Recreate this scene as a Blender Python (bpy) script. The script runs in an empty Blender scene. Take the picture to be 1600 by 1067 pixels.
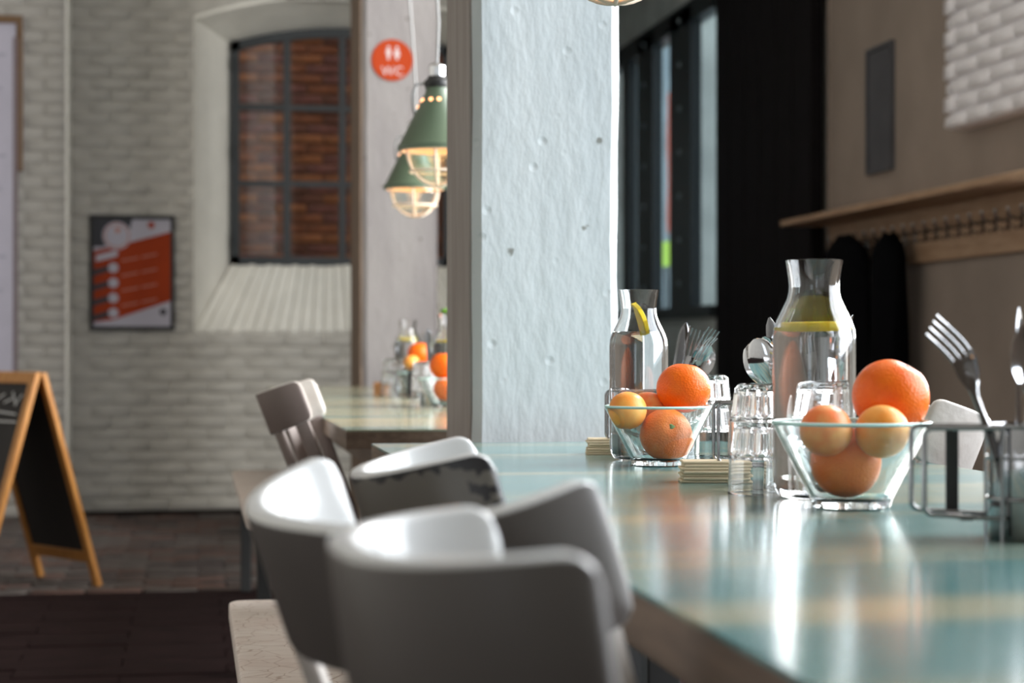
import bpy, bmesh, math, random
from mathutils import Vector, Matrix, noise
random.seed(7)
C = bpy.context.scene
COL = C.collection
PI = math.pi

# ------------------------------------------------------------------ camera, world, lights, exposure
F = 3000.0                       # focal length in pixels of a 1600 px wide frame
ZC = 0.9245                      # camera height
ZT = 0.75                        # table height
PSI = math.atan(500 / F)         # the camera looks a little to the side of the table's axis (+Y)
CS, SN = math.cos(PSI), math.sin(PSI)

cam_d = bpy.data.cameras.new('camera')
cam = bpy.data.objects.new('camera', cam_d); COL.objects.link(cam)
cam.location = (0, 0, ZC); cam.rotation_euler = (PI / 2, 0, -PSI)
cam_d.sensor_width = 36; cam_d.lens = 36 * F / 1600
cam_d.shift_y = 6.5 / 1600
cam_d.clip_start = 0.05
cam_d.dof.use_dof = True; cam_d.dof.focus_distance = 2.65; cam_d.dof.aperture_fstop = 5.3
C.camera = cam

world = bpy.data.worlds.new('overcast_sky'); C.world = world; world.use_nodes = True
bg = world.node_tree.nodes['Background']
bg.inputs[0].default_value = (0.80, 0.90, 1.0, 1); bg.inputs[1].default_value = 1.9

def area_light(name, loc, rot, sx, sy, power, col):
    d = bpy.data.lights.new(name, 'AREA'); d.shape = 'RECTANGLE'; d.size = sx; d.size_y = sy
    d.energy = power; d.color = col
    o = bpy.data.objects.new(name, d); COL.objects.link(o); o.location = loc; o.rotation_euler = rot
    return o
# daylight entering by the tall windows in the long wall beside the table
area_light('daylight_near', (3.28, 1.85, 2.8), (0, PI / 2, 0), 3.5, 2.7, 285, (0.90, 0.95, 1.0))
area_light('daylight_mid', (3.28, 5.0, 2.8), (0, PI / 2, 0), 3.5, 2.1, 500, (1.0, 0.985, 0.955))

C.view_settings.view_transform = 'Standard'; C.view_settings.look = 'None'
C.view_settings.gamma = 1; C.view_settings.use_curve_mapping = False
C.view_settings.exposure = 0.0
try:
    C.cycles.use_denoising = True; C.cycles.max_bounces = 16; C.cycles.transmission_bounces = 16
    C.cycles.transparent_max_bounces = 16; C.cycles.sample_clamp_indirect = 6; C.cycles.blur_glossy = 0.5
except Exception:
    pass

# ------------------------------------------------------------------ helpers
def at(px, py, d):
    r = (px - 800) / F * d
    return Vector((r * CS + d * SN, -r * SN + d * CS, ZC - (py - 540) / F * d))
def dirxy(px):
    r = (px - 800) / F
    return r * CS + SN, -r * SN + CS
def at_y(px, py, Y):
    return at(px, py, Y / dirxy(px)[1])
def at_x(px, py, X):
    return at(px, py, X / dirxy(px)[0])
def on_table(px, d):
    p = at(px, 0, d); p.z = ZT; return p

def link(name, me, parent=None):
    o = bpy.data.objects.new(name, me); COL.objects.link(o)
    if parent is not None: o.parent = parent
    return o
def tag(o, label=None, cat=None, group=None, kind=None):
    if label: o['label'] = label
    if cat: o['category'] = cat
    if group: o['group'] = group
    if kind: o['kind'] = kind
    return o
def empty(name, loc, rz=0, label=None, cat=None, group=None):
    o = bpy.data.objects.new(name, None); COL.objects.link(o); o.empty_display_size = .05
    o.location = loc; o.rotation_euler = (0, 0, rz)
    return tag(o, label, cat, group)
def dup(o, parent=None):
    c = o.copy(); COL.objects.link(c)
    if parent is not None: c.parent = parent
    for ch in o.children: dup(ch, c)
    return c

class MB:
    def __init__(s): s.v = []; s.f = []; s.m = []; s.uv = None
    def add(s, vs, fs, m=0):
        b = len(s.v); s.v += [Vector(v) for v in vs]
        s.f += [[i + b for i in f] for f in fs]; s.m += [m] * len(fs)
    def box(s, a, b, m=0):
        (x0, y0, z0), (x1, y1, z1) = a, b
        s.add([(x0,y0,z0),(x1,y0,z0),(x1,y1,z0),(x0,y1,z0),(x0,y0,z1),(x1,y0,z1),(x1,y1,z1),(x0,y1,z1)],
              [[3,2,1,0],[4,5,6,7],[0,1,5,4],[1,2,6,5],[2,3,7,6],[3,0,4,7]], m)
    def beam(s, p, q, w, t, side=Vector((0, 0, 1)), m=0, w2=None):
        p, q = Vector(p), Vector(q); d = (q - p).normalized()
        a = d.cross(side)
        if a.length < 1e-4: a = d.cross(Vector((1, 0, 0)))
        a.normalize(); b = d.cross(a).normalized(); w2 = w2 or w
        vs = []
        for c, ww in ((p, w), (q, w2)):
            for i, j in ((-1,-1),(1,-1),(1,1),(-1,1)): vs.append(c + a * i * ww / 2 + b * j * t / 2)
        s.add(vs, [[0,1,2,3],[7,6,5,4],[0,4,5,1],[1,5,6,2],[2,6,7,3],[3,7,4,0]], m)
    def tube(s, pts, r, n=8, closed=False, m=0):
        pts = [Vector(p) for p in pts]; N = len(pts); rr = r if isinstance(r, (list, tuple)) else [r] * N
        up = None; rings = []
        for i in range(N):
            a = pts[(i - 1) % N] if (closed or i) else pts[0]; b = pts[(i + 1) % N] if (closed or i < N - 1) else pts[-1]
            d = (b - a).normalized()
            if up is None: up = d.orthogonal().normalized()
            up = (up - d * up.dot(d)).normalized(); w = d.cross(up)
            rings.append([pts[i] + (up * math.cos(2*PI*k/n) + w * math.sin(2*PI*k/n)) * rr[i] for k in range(n)])
        vs = [v for R in rings for v in R]; fs = []
        for i in range(N if closed else N - 1):
            j = (i + 1) % N
            for k in range(n): fs.append([i*n+k, i*n+(k+1)%n, j*n+(k+1)%n, j*n+k])
        if not closed:
            fs.append(list(range(n))[::-1]); fs.append([(N-1)*n+k for k in range(n)])
        s.add(vs, fs, m)
    def lathe(s, prof, n=48, c=(0, 0, 0), m=0, wob=None):
        # closed profile [(r, z)...] from axis to axis (r=0 ends make poles)
        c = Vector(c); rows = []; vs = []
        for (r, z) in prof:
            if r < 1e-6: rows.append([len(vs)]); vs.append(c + Vector((0, 0, z)))
            else:
                row = []
                for k in range(n):
                    th = 2*PI*k/n; q = r * (wob(th, z, r) if wob else 1)
                    row.append(len(vs)); vs.append(c + Vector((q*math.cos(th), q*math.sin(th), z)))
                rows.append(row)
        fs = []
        for A, B in zip(rows, rows[1:]):
            for k in range(n):
                k2 = (k + 1) % n
                if len(A) == 1 and len(B) == 1: continue
                if len(A) == 1: fs.append([A[0], B[k2], B[k]])
                elif len(B) == 1: fs.append([A[k], A[k2], B[0]])
                else: fs.append([A[k], A[k2], B[k2], B[k]])
        s.add(vs, fs, m)
    def poly_prism(s, poly, axis, a, b, m=0):
        # poly of (u,v); axis 'y': (u,a,v); 'x': (a,u,v); 'z': (u,v,a)
        def P(u, v, t): return (u, t, v) if axis == 'y' else ((t, u, v) if axis == 'x' else (u, v, t))
        n = len(poly); vs = [P(u, v, a) for u, v in poly] + [P(u, v, b) for u, v in poly]
        s.add(vs, [list(range(n)), [n + i for i in range(n)][::-1]] + [[(i+1) % n, i, n+i, n+(i+1) % n] for i in range(n)], m)
    def mesh(s, mats, smooth=0, bevel=0, seg=2, name='mesh'):
        me = bpy.data.meshes.new(name); me.from_pydata([tuple(v) for v in s.v], [], s.f)
        if not isinstance(mats, (list, tuple)): mats = [mats]
        for m in mats: me.materials.append(m)
        me.polygons.foreach_set('material_index', s.m)
        bm = bmesh.new(); bm.from_mesh(me)
        if bevel:
            es = [e for e in bm.edges if len(e.link_faces) == 2 and e.calc_face_angle(0) > .5]
            bmesh.ops.bevel(bm, geom=es, offset=bevel, segments=seg, affect='EDGES', profile=.5)
        bmesh.ops.recalc_face_normals(bm, faces=bm.faces)
        if smooth:
            for f in bm.faces: f.smooth = True
            for e in bm.edges:
                if len(e.link_faces) == 2 and e.calc_face_angle(0) > smooth: e.smooth = False
        bm.to_mesh(me); bm.free(); me.update()
        return me
    def build(s, name, mats, parent=None, smooth=0, bevel=0, seg=2):
        return link(name, s.mesh(mats, smooth, bevel, seg, name), parent)

# ------------------------------------------------------------------ materials
def mat(name, col, rough=.5, metal=0, var=0, vscale=8, bump=0, bscale=40, spec=.5, coat=0, col2=None, stretch=(1, 1, 1), detail=4, subsurf=0):
    m = bpy.data.materials.new(name); m.use_nodes = True; nt = m.node_tree; b = nt.nodes['Principled BSDF']
    b.inputs['Base Color'].default_value = (*col, 1); b.inputs['Roughness'].default_value = rough
    b.inputs['Metallic'].default_value = metal; b.inputs['Specular IOR Level'].default_value = spec
    b.inputs['Coat Weight'].default_value = coat
    if subsurf:
        b.inputs['Subsurface Weight'].default_value = subsurf; b.inputs['Subsurface Radius'].default_value = (.01, .005, .002); b.inputs['Subsurface Scale'].default_value = .5
    tc = nt.nodes.new('ShaderNodeTexCoord'); mp = nt.nodes.new('ShaderNodeMapping'); mp.inputs['Scale'].default_value = stretch
    nt.links.new(tc.outputs['Object'], mp.inputs[0])
    if var or col2:
        n = nt.nodes.new('ShaderNodeTexNoise'); n.inputs['Scale'].default_value = vscale; n.inputs['Detail'].default_value = detail
        nt.links.new(mp.outputs[0], n.inputs[0])
        r = nt.nodes.new('ShaderNodeValToRGB'); r.color_ramp.elements[0].position = .35; r.color_ramp.elements[1].position = .65
        c2 = col2 or tuple(min(1, c * (1 + var)) for c in col)
        c1 = col if col2 else tuple(c * (1 - var) for c in col)
        r.color_ramp.elements[0].color = (*c1, 1); r.color_ramp.elements[1].color = (*c2, 1)
        nt.links.new(n.outputs[0], r.inputs[0]); nt.links.new(r.outputs[0], b.inputs['Base Color'])
    if bump:
        n = nt.nodes.new('ShaderNodeTexNoise'); n.inputs['Scale'].default_value = bscale; n.inputs['Detail'].default_value = 5
        nt.links.new(mp.outputs[0], n.inputs[0])
        u = nt.nodes.new('ShaderNodeBump'); u.inputs['Strength'].default_value = bump; u.inputs['Distance'].default_value = .01
        nt.links.new(n.outputs[0], u.inputs['Height']); nt.links.new(u.outputs[0], b.inputs['Normal'])
    return m
def glass(name, col=(1, 1, 1), ior=1.48, rough=0):
    m = bpy.data.materials.new(name); m.use_nodes = True; b = m.node_tree.nodes['Principled BSDF']
    b.inputs['Base Color'].default_value = (*col, 1); b.inputs['Roughness'].default_value = rough
    b.inputs['IOR'].default_value = ior; b.inputs['Transmission Weight'].default_value = 1
    return m
def pane_glass(name, tint=(.9, .95, .95)):
    m = bpy.data.materials.new(name); m.use_nodes = True; nt = m.node_tree; nt.nodes.remove(nt.nodes['Principled BSDF'])
    t = nt.nodes.new('ShaderNodeBsdfTransparent'); t.inputs[0].default_value = (*tint, 1)
    g = nt.nodes.new('ShaderNodeBsdfGlossy'); g.inputs['Roughness'].default_value = .03
    f = nt.nodes.new('ShaderNodeFresnel'); x = nt.nodes.new('ShaderNodeMixShader')
    ge = nt.nodes.new('ShaderNodeNewGeometry'); io = nt.nodes.new('ShaderNodeMix'); io.inputs[2].default_value = 1.45; io.inputs[3].default_value = 1 / 1.45   # thin sheet: both faces reflect alike
    nt.links.new(ge.outputs['Backfacing'], io.inputs[0]); nt.links.new(io.outputs[0], f.inputs[0])
    nt.links.new(f.outputs[0], x.inputs[0]); nt.links.new(t.outputs[0], x.inputs[1]); nt.links.new(g.outputs[0], x.inputs[2])
    nt.links.new(x.outputs[0], nt.nodes['Material Output'].inputs[0]); return m
def emit(name, col, s):
    m = bpy.data.materials.new(name); m.use_nodes = True; b = m.node_tree.nodes['Principled BSDF']
    b.inputs['Base Color'].default_value = (*col, 1); b.inputs['Emission Color'].default_value = (*col, 1); b.inputs['Emission Strength'].default_value = s
    return m
def wood(name, c1, c2, rough=.45, scale=6, stretch=(12, 1, 12), coat=0, bump=.1):
    return mat(name, c1, rough, col2=c2, vscale=scale, stretch=stretch, bump=bump, bscale=20, coat=coat)

M = dict(
    whitewash=mat('whitewashed_brick', (.53, .51, .465), .8, var=.1, vscale=5, bump=.5, bscale=30),
    whitewash_joint=mat('whitewashed_joint', (.52, .50, .455), .85, var=.1, vscale=9, bump=.4, bscale=40),
    reveal=mat('lit_white_reveal', (.88, .86, .79), .8, var=.04, vscale=6, bump=.3, bscale=30),  # whiter than the wall: light caught by reveals and sill put into colour
    wall_brown=mat('brown_grey_plaster', (.31, .25, .21), .8, var=.08, vscale=3, bump=.2, bscale=25),
    ceiling=mat('ceiling_boards', (.35, .32, .28), .8, var=.1),
    floor=mat('dark_floor', (.016, .0075, .0075), .95, spec=.1, var=.3, vscale=6, bump=.4, bscale=15, stretch=(1, 5, 1)),
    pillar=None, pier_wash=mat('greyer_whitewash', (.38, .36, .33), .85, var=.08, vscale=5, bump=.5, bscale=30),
    teal_frame=mat('dark_teal_metal', (.009, .014, .017), .45, var=.1),
    black=mat('black_paint', (.006, .0045, .0055), .85, var=.2, spec=.15),
    coat=mat('black_cloth', (.004, .004, .005), 1.0, spec=.05, bump=.5, bscale=25),
    exterior=mat('exterior_mortar', (.30, .13, .075), .9),
    white_paint=mat('white_gloss_paint', (.70, .70, .695), .22, var=.02, coat=.3),
    grey_paint=mat('grey_satin_paint', (.120, .105, .098), .42, var=.04),
    light_paint=mat('old_white_paint', (.52, .47, .43), .45, col2=(.60, .56, .52), vscale=18, bump=.12, bscale=60),
    brown_paint=mat('taupe_paint', (.20, .155, .14), .5, var=.06),
    bench=None,
    edge_wood=wood('brown_edge_wood', (.10, .065, .045), (.17, .115, .08), .5, 5, (8, 1, 14)),
    leg_dark=mat('dark_steel', (.02, .02, .02), .5),
    oak=wood('pale_oak', (.36, .22, .13), (.46, .30, .19), .55, 6, (9, 1, 9)),
    sign_wood=wood('orange_pine', (.42, .17, .035), (.55, .25, .06), .45, 6, (9, 9, 1)),
    board=mat('blackboard', (.014, .011, .011), .7, var=.15),
    chalk=mat('chalk', (.6, .6, .6), .9),
    steel=mat('polished_steel', (.36, .36, .37), .07, 1),
    chrome=mat('chrome', (.72, .72, .74), .08, 1),
    wire=mat('steel_wire', (.30, .30, .31), .2, 1),
    dark_metal=mat('dark_metal_strip', (.05, .05, .05), .4, .8),
    napkin=mat('kraft_napkin', (.62, .50, .32), .85, col2=(.72, .62, .45), vscale=5, stretch=(1, 1, 220)),
    cork=mat('tan_block', (.60, .30, .13), .7, var=.1),
    glass=glass('clear_glass'), bowl_glass=glass('greenish_glass', (.95, .99, .98), 1.48), rim_glass=mat('glass_edge', (.55, .80, .76), .2), water=glass('water', (.985, .995, 1), 1.33),
    pane=pane_glass('window_pane'),
    lemon=mat('lemon_rind', (.90, .70, .03), .4, subsurf=.2), lemon_flesh=mat('lemon_flesh', (.90, .78, .20), .35, subsurf=.4),
    stem=mat('green_stem', (.12, .22, .05), .7),
    stem_brown=mat('brown_stem', (.12, .06, .02), .8),
    lime=mat('lime_rind', (.10, .25, .02), .5),
    mint=mat('mint_enamel', (.085, .12, .075), .35, var=.05), inner_white=mat('white_enamel', (.8, .74, .62), .45),
    cable=mat('grey_cable', (.32, .32, .32), .6), socket=mat('black_socket', (.012, .012, .012), .4),
    cage=mat('cream_wire_guard', (.85, .70, .56), .5),
    bulb=emit('warm_bulb', (1.0, .42, .14), 4), vent_glow=emit('warm_vent_glow', (1.0, .45, .2), 3),
    poster_white=mat('poster_paper', (.52, .50, .58), .6), poster_dark=mat('poster_dark_print', (.035, .035, .045), .6),
    poster_orange=mat('poster_orange_print', (.38, .045, .006), .6, var=.06, spec=.2), poster_line=mat('poster_pale_print', (.55, .22, .16), .6),
    frame_black=mat('black_frame', (.012, .012, .013), .4),
    notice=mat('lavender_sheet', (.42, .40, .47), .7, var=.03), notice_print=mat('grey_print', (.33, .32, .38), .7),
    frame_wood=wood('brown_frame_wood', (.11, .055, .02), (.17, .09, .035), .5),
    sign_red=mat('sign_red', (.43, .05, .008), .6, spec=.15), sign_white=mat('sign_white', (.62, .52, .52), .5),
    plaque=mat('grey_plaque', (.075, .075, .085), .6, var=.1),
    white_brick=mat('bright_whitewash', (.86, .83, .86), .8, var=.05, bump=.5, bscale=25),
    orange_out=mat('orange_red_banner', (.75, .10, .03), .6), green_out=emit('self_lit_hi_vis', (.45, .75, .02), .55),  # the sign's green also emits, a glow added to its colour
    concrete=mat('pale_concrete', (.66, .67, .63), .8, var=.12, vscale=4, bump=.2),
    ext_grey=mat('exterior_grey', (.30, .36, .39), .9, var=.2, vscale=2),
)
def pillar_mat(name, c, c2):
    m = mat(name, c, .5, col2=c2, vscale=3, stretch=(3, 3, .6), spec=.4); nt = m.node_tree; b = nt.nodes['Principled BSDF']
    tc = nt.nodes['Texture Coordinate']
    mp = nt.nodes.new('ShaderNodeMapping'); mp.inputs['Scale'].default_value = (1, 1, .4); nt.links.new(tc.outputs['Object'], mp.inputs[0])
    n1 = nt.nodes.new('ShaderNodeTexNoise'); n1.inputs['Scale'].default_value = 38; n1.inputs['Detail'].default_value = 6; nt.links.new(mp.outputs[0], n1.inputs[0])
    v = nt.nodes.new('ShaderNodeTexVoronoi'); v.inputs['Scale'].default_value = 15; nt.links.new(tc.outputs['Object'], v.inputs[0])
    r = nt.nodes.new('ShaderNodeValToRGB'); r.color_ramp.elements[0].position = .02; r.color_ramp.elements[1].position = .14
    nt.links.new(v.outputs['Distance'], r.inputs[0])
    ad = nt.nodes.new('ShaderNodeMath'); ad.operation = 'MULTIPLY_ADD'; ad.inputs[1].default_value = .5
    nt.links.new(r.outputs[0], ad.inputs[0]); nt.links.new(n1.outputs[0], ad.inputs[2])
    v2 = nt.nodes.new('ShaderNodeTexVoronoi'); v2.inputs['Scale'].default_value = 11; nt.links.new(tc.outputs['Object'], v2.inputs[0])
    wn = nt.nodes.new('ShaderNodeTexNoise'); wn.inputs['Scale'].default_value = 60; nt.links.new(tc.outputs['Object'], wn.inputs[0])
    av = nt.nodes.new('ShaderNodeMath'); av.operation = 'MULTIPLY_ADD'; av.inputs[1].default_value = .22; nt.links.new(wn.outputs[0], av.inputs[0]); nt.links.new(v2.outputs['Distance'], av.inputs[2])
    r2 = nt.nodes.new('ShaderNodeValToRGB'); r2.color_ramp.elements[0].position = .155; r2.color_ramp.elements[1].position = .19
    r2.color_ramp.elements[0].color = (.42, .40, .36, 1); r2.color_ramp.elements[1].color = (1, 1, 1, 1); nt.links.new(av.outputs[0], r2.inputs[0])
    mx = nt.nodes.new('ShaderNodeMix'); mx.data_type = 'RGBA'; mx.blend_type = 'MULTIPLY'; mx.inputs[0].default_value = 1
    src = b.inputs['Base Color'].links[0].from_socket; nt.links.new(src, mx.inputs[6]); nt.links.new(r2.outputs[0], mx.inputs[7]); nt.links.new(mx.outputs[2], b.inputs['Base Color'])
    u = nt.nodes.new('ShaderNodeBump'); u.inputs['Strength'].default_value = .42; u.inputs['Distance'].default_value = .008
    nt.links.new(ad.outputs[0], u.inputs['Height']); nt.links.new(u.outputs[0], b.inputs['Normal'])
    return m
M['pillar'] = pillar_mat('pale_blue_painted_timber', (.50, .545, .56), (.60, .64, .65))
M['pillar_grey'] = pillar_mat('grey_painted_timber', (.26, .24, .24), (.31, .29, .285))

def chipped(name, base, dark, uvw, thr=.10):
    m = mat(name, base, .4); nt = m.node_tree; b = nt.nodes['Principled BSDF']
    uv = nt.nodes.new('ShaderNodeUVMap'); uv.uv_map = 'edge'
    sp = nt.nodes.new('ShaderNodeSeparateXYZ'); nt.links.new(uv.outputs[0], sp.inputs[0])
    n = nt.nodes.new('ShaderNodeTexNoise'); n.inputs['Scale'].default_value = 55; n.inputs['Detail'].default_value = 5
    nt.links.new(nt.nodes['Texture Coordinate'].outputs['Object'], n.inputs[0])
    k = nt.nodes.new('ShaderNodeMath'); k.operation = 'MULTIPLY_ADD'; k.inputs[1].default_value = -.030; k.inputs[2].default_value = .0
    nt.links.new(n.outputs[0], k.inputs[0])
    a = nt.nodes.new('ShaderNodeMath'); a.operation = 'ADD'; nt.links.new(sp.outputs[0], a.inputs[0]); nt.links.new(k.outputs[0], a.inputs[1])
    lt = nt.nodes.new('ShaderNodeMath'); lt.operation = 'LESS_THAN'; lt.inputs[1].default_value = -.0088
    nt.links.new(a.outputs[0], lt.inputs[0])
    mx = nt.nodes.new('ShaderNodeMix'); mx.data_type = 'RGBA'; mx.inputs[6].default_value = (*base, 1); mx.inputs[7].default_value = (*dark, 1)
    nt.links.new(lt.outputs[0], mx.inputs[0]); nt.links.new(mx.outputs[2], b.inputs['Base Color'])
    return m
M['chipped_grey'] = chipped('chipped_grey_paint', (.125, .112, .095), (.012, .010, .012), 1)
M['bench'] = mat('cracked_white_paint', (.72, .61, .55), .5, col2=(.80, .72, .66), vscale=10, stretch=(1, 1, 1), bump=.2, bscale=50)
def crackle(m):
    nt = m.node_tree; b = nt.nodes['Principled BSDF']; v = nt.nodes.new('ShaderNodeTexVoronoi'); v.feature = 'DISTANCE_TO_EDGE'; v.inputs['Scale'].default_value = 26
    nt.links.new(nt.nodes['Texture Coordinate'].outputs['Object'], v.inputs[0])
    r = nt.nodes.new('ShaderNodeValToRGB'); r.color_ramp.elements[0].position = .008; r.color_ramp.elements[1].position = .03
    r.color_ramp.elements[0].color = (.66, .58, .54, 1); r.color_ramp.elements[1].color = (1, 1, 1, 1); nt.links.new(v.outputs['Distance'], r.inputs[0])
    mx = nt.nodes.new('ShaderNodeMix'); mx.data_type = 'RGBA'; mx.blend_type = 'MULTIPLY'; mx.inputs[0].default_value = 1
    src = b.inputs['Base Color'].links[0].from_socket
    nt.links.new(src, mx.inputs[6]); nt.links.new(r.outputs[0], mx.inputs[7]); nt.links.new(mx.outputs[2], b.inputs['Base Color'])
crackle(M['bench'])
def table_mat(name='mint_lacquer_over_planks', amount=.5, lo=.48, hi=.62):
    m = mat(name, (.088, .215, .215), .18, col2=(.13, .26, .255), vscale=4, stretch=(1.2, .35, 1), spec=.5, coat=.3)
    nt = m.node_tree; b = nt.nodes['Principled BSDF']; b.inputs['Coat Roughness'].default_value = .15
    # tan bands mixed into the mint, running across the top
    mp = nt.nodes.new('ShaderNodeMapping'); mp.inputs['Scale'].default_value = (.4, 4.5, 1); nt.links.new(nt.nodes['Texture Coordinate'].outputs['Object'], mp.inputs[0])
    n = nt.nodes.new('ShaderNodeTexNoise'); n.inputs['Scale'].default_value = 1.6; n.inputs['Detail'].default_value = 5; nt.links.new(mp.outputs[0], n.inputs[0])
    r = nt.nodes.new('ShaderNodeValToRGB'); r.color_ramp.elements[0].position = lo; r.color_ramp.elements[1].position = hi; nt.links.new(n.outputs[0], r.inputs[0])
    mx = nt.nodes.new('ShaderNodeMix'); mx.data_type = 'RGBA'; src = b.inputs['Base Color'].links[0].from_socket
    k = nt.nodes.new('ShaderNodeMath'); k.operation = 'MULTIPLY'; k.inputs[1].default_value = amount; nt.links.new(r.outputs[0], k.inputs[0])
    nt.links.new(k.outputs[0], mx.inputs[0]); nt.links.new(src, mx.inputs[6]); mx.inputs[7].default_value = (.55, .45, .26, 1)
    nt.links.new(mx.outputs[2], b.inputs['Base Color'])
    n2 = nt.nodes.new('ShaderNodeTexNoise'); n2.inputs['Scale'].default_value = 14; mp2 = nt.nodes.new('ShaderNodeMapping'); mp2.inputs['Scale'].default_value = (1, .4, 1)
    nt.links.new(nt.nodes['Texture Coordinate'].outputs['Object'], mp2.inputs[0]); nt.links.new(mp2.outputs[0], n2.inputs[0])
    u = nt.nodes.new('ShaderNodeBump'); u.inputs['Strength'].default_value = .04; u.inputs['Distance'].default_value = .004
    nt.links.new(n2.outputs[0], u.inputs['Height']); nt.links.new(u.outputs[0], b.inputs['Normal']); nt.links.new(u.outputs[0], b.inputs['Coat Normal'])
    return m
M['table'] = table_mat(); M['table_tan'] = table_mat('tan_banded_mint', .8, .36, .56)
def fruit_mat(name, c1, c2, vscale, bump=.25, rough=.38):
    m = mat(name, c1, rough, col2=c2, vscale=vscale, detail=3, subsurf=.06, spec=.35); nt = m.node_tree; b = nt.nodes['Principled BSDF']
    v = nt.nodes.new('ShaderNodeTexVoronoi'); v.inputs['Scale'].default_value = 330; nt.links.new(nt.nodes['Texture Coordinate'].outputs['Object'], v.inputs[0])
    u = nt.nodes.new('ShaderNodeBump'); u.inputs['Strength'].default_value = bump; u.inputs['Distance'].default_value = .002
    nt.links.new(v.outputs['Distance'], u.inputs['Height']); nt.links.new(u.outputs[0], b.inputs['Normal']); return m
M['orange'] = fruit_mat('orange_peel', (.85, .125, .001), (.90, .17, .004), 30)
M['orange_pale'] = fruit_mat('pale_orange_peel', (.84, .17, .012), (.88, .23, .03), 30)
M['plum'] = fruit_mat('yellow_plum_skin', (.85, .27, .03), (.86, .42, .10), 25, .05)
M['plum_red'] = fruit_mat('blushed_plum_skin', (.84, .17, .04), (.84, .40, .14), 28, .05)

# ------------------------------------------------------------------ the setting
YB = 10.97          # brick wall facing the camera
XR = 3.10           # long wall beside the table
ZTOP = 5.0
PIER = 0.34
xp = at_y(106, 0, YB - PIER).x            # edge of the brick pier
xwl = at_y(303, 0, YB).x                  # window opening at the wall face
xfl = at_y(361, 0, YB + .34).x            # window frame edge at the bottom of the splay
xfr = xfl + 345 / F * (YB + .34)
xwr = xfr + (xfl - xwl)
zs0 = at_y(320, 515, YB).z                # lower edge of the sloping sill
zs1 = at_y(440, 410, YB + .34).z
zarc = at_y(303, 30, YB).z                # springing of the arched opening at the wall face
zfa = at_y(362, 66, YB + .34).z
rise = .10
XEND = 2.05                               # where the brick wall stops (behind the pillar)

def arc_pts(x0, x1, z0, r, n=14):
    return [(x0 + (x1 - x0) * i / n, z0 + r * (1 - (2 * i / n - 1) ** 2)) for i in range(n + 1)]

f = MB(); f.box((-3.4, -3, -.08), (5.5, 15.3, -.012)); tag(f.build('floor', M['floor']), 'dark brown floor of the cafe under the tables', kind='structure')
f = MB(); f.box((-3.3, -3, ZTOP), (XR + .3, YB + .45, ZTOP + .1)); f.box((XEND - .2, YB + .45, ZTOP), (XR + .3, 15.3, ZTOP + .1)); tag(f.build('ceiling', M['ceiling']), kind='structure')
f = MB(); f.box((-3.4, -3, 0), (-3.2, 15.3, ZTOP)); tag(f.build('wall_left', M['whitewash']), kind='structure')
# back wall with its splayed, arched opening
f = MB()
f.box((-3.2, YB, 0), (xwl, YB + .45, ZTOP)); f.box((xwr, YB, 0), (XEND, YB + .45, ZTOP)); f.box((xwl, YB, 0), (xwr, YB + .45, zs0 - .002))
arc = arc_pts(xwl, xwr, zarc, rise + .05)
f.poly_prism([(xwl, ZTOP)] + arc + [(xwr, ZTOP)], 'y', YB, YB + .45)
wall_back = tag(f.build('wall_back', M['whitewash_joint']), 'whitewashed brick wall with an arched window', kind='structure')
# splayed reveals and soffit
g = MB()
arc_in = arc_pts(xfl, xfr, zfa, rise)
def quad_slab(m, a, b, c, d, n, t=.03):
    n = Vector(n) * t; P = [Vector(p) for p in (a, b, c, d)]
    m.add(P + [p + n for p in P], [[0,1,2,3],[7,6,5,4],[0,4,5,1],[1,5,6,2],[2,6,7,3],[3,7,4,0]])
quad_slab(g, (xwl, YB - .004, zs0), (xfl, YB + .40, zs1 - .02), (xfl, YB + .40, zfa), (xwl, YB - .004, zarc), (-.6, .8, 0), .02)
quad_slab(g, (xwr, YB - .004, zs0), (xfr, YB + .40, zs1 - .02), (xfr, YB + .40, zfa), (xwr, YB - .004, zarc), (.6, .8, 0), .02)
for i in range(14):
    a, b = arc[i], arc[i + 1]; c, d = arc_in[i + 1], arc_in[i]
    quad_slab(g, (a[0], YB - .004, a[1]), (b[0], YB - .004, b[1]), (c[0], YB + .40, c[1]), (d[0], YB + .40, d[1]), (0, 0, 1), .02)
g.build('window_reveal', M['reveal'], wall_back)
# sloping sill of bricks on edge
nsl = 26
for i in range(nsl):
    u0, u1 = i / nsl, (i + 1) / nsl - .004 / 1.2
    b = MB(); j = random.uniform(-.006, .006)
    P = []
    for (u, base) in ((u0, 0), (u1, 0)):
        P.append((Vector((xwl + (xwr - xwl) * u, YB - .012 + j, zs0 + j)), Vector((xfl + (xfr - xfl) * u, YB + .345, zs1 - .01 + j))))
    n = Vector((0, .03, -.04))
    quad_slab(b, P[0][0], P[1][0], P[1][1], P[0][1], (0, .6, -.8), .05)
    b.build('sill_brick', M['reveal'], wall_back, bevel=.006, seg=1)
f = MB(); quad_slab(f, (xwl, YB + .012, zs0), (xwr, YB + .012, zs0), (xfr, YB + .36, zs1 - .012), (xfl, YB + .36, zs1 - .012), (0, .6, -.8), .08)
f.build('sill_bed', M['whitewash_joint'], wall_back)

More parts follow.
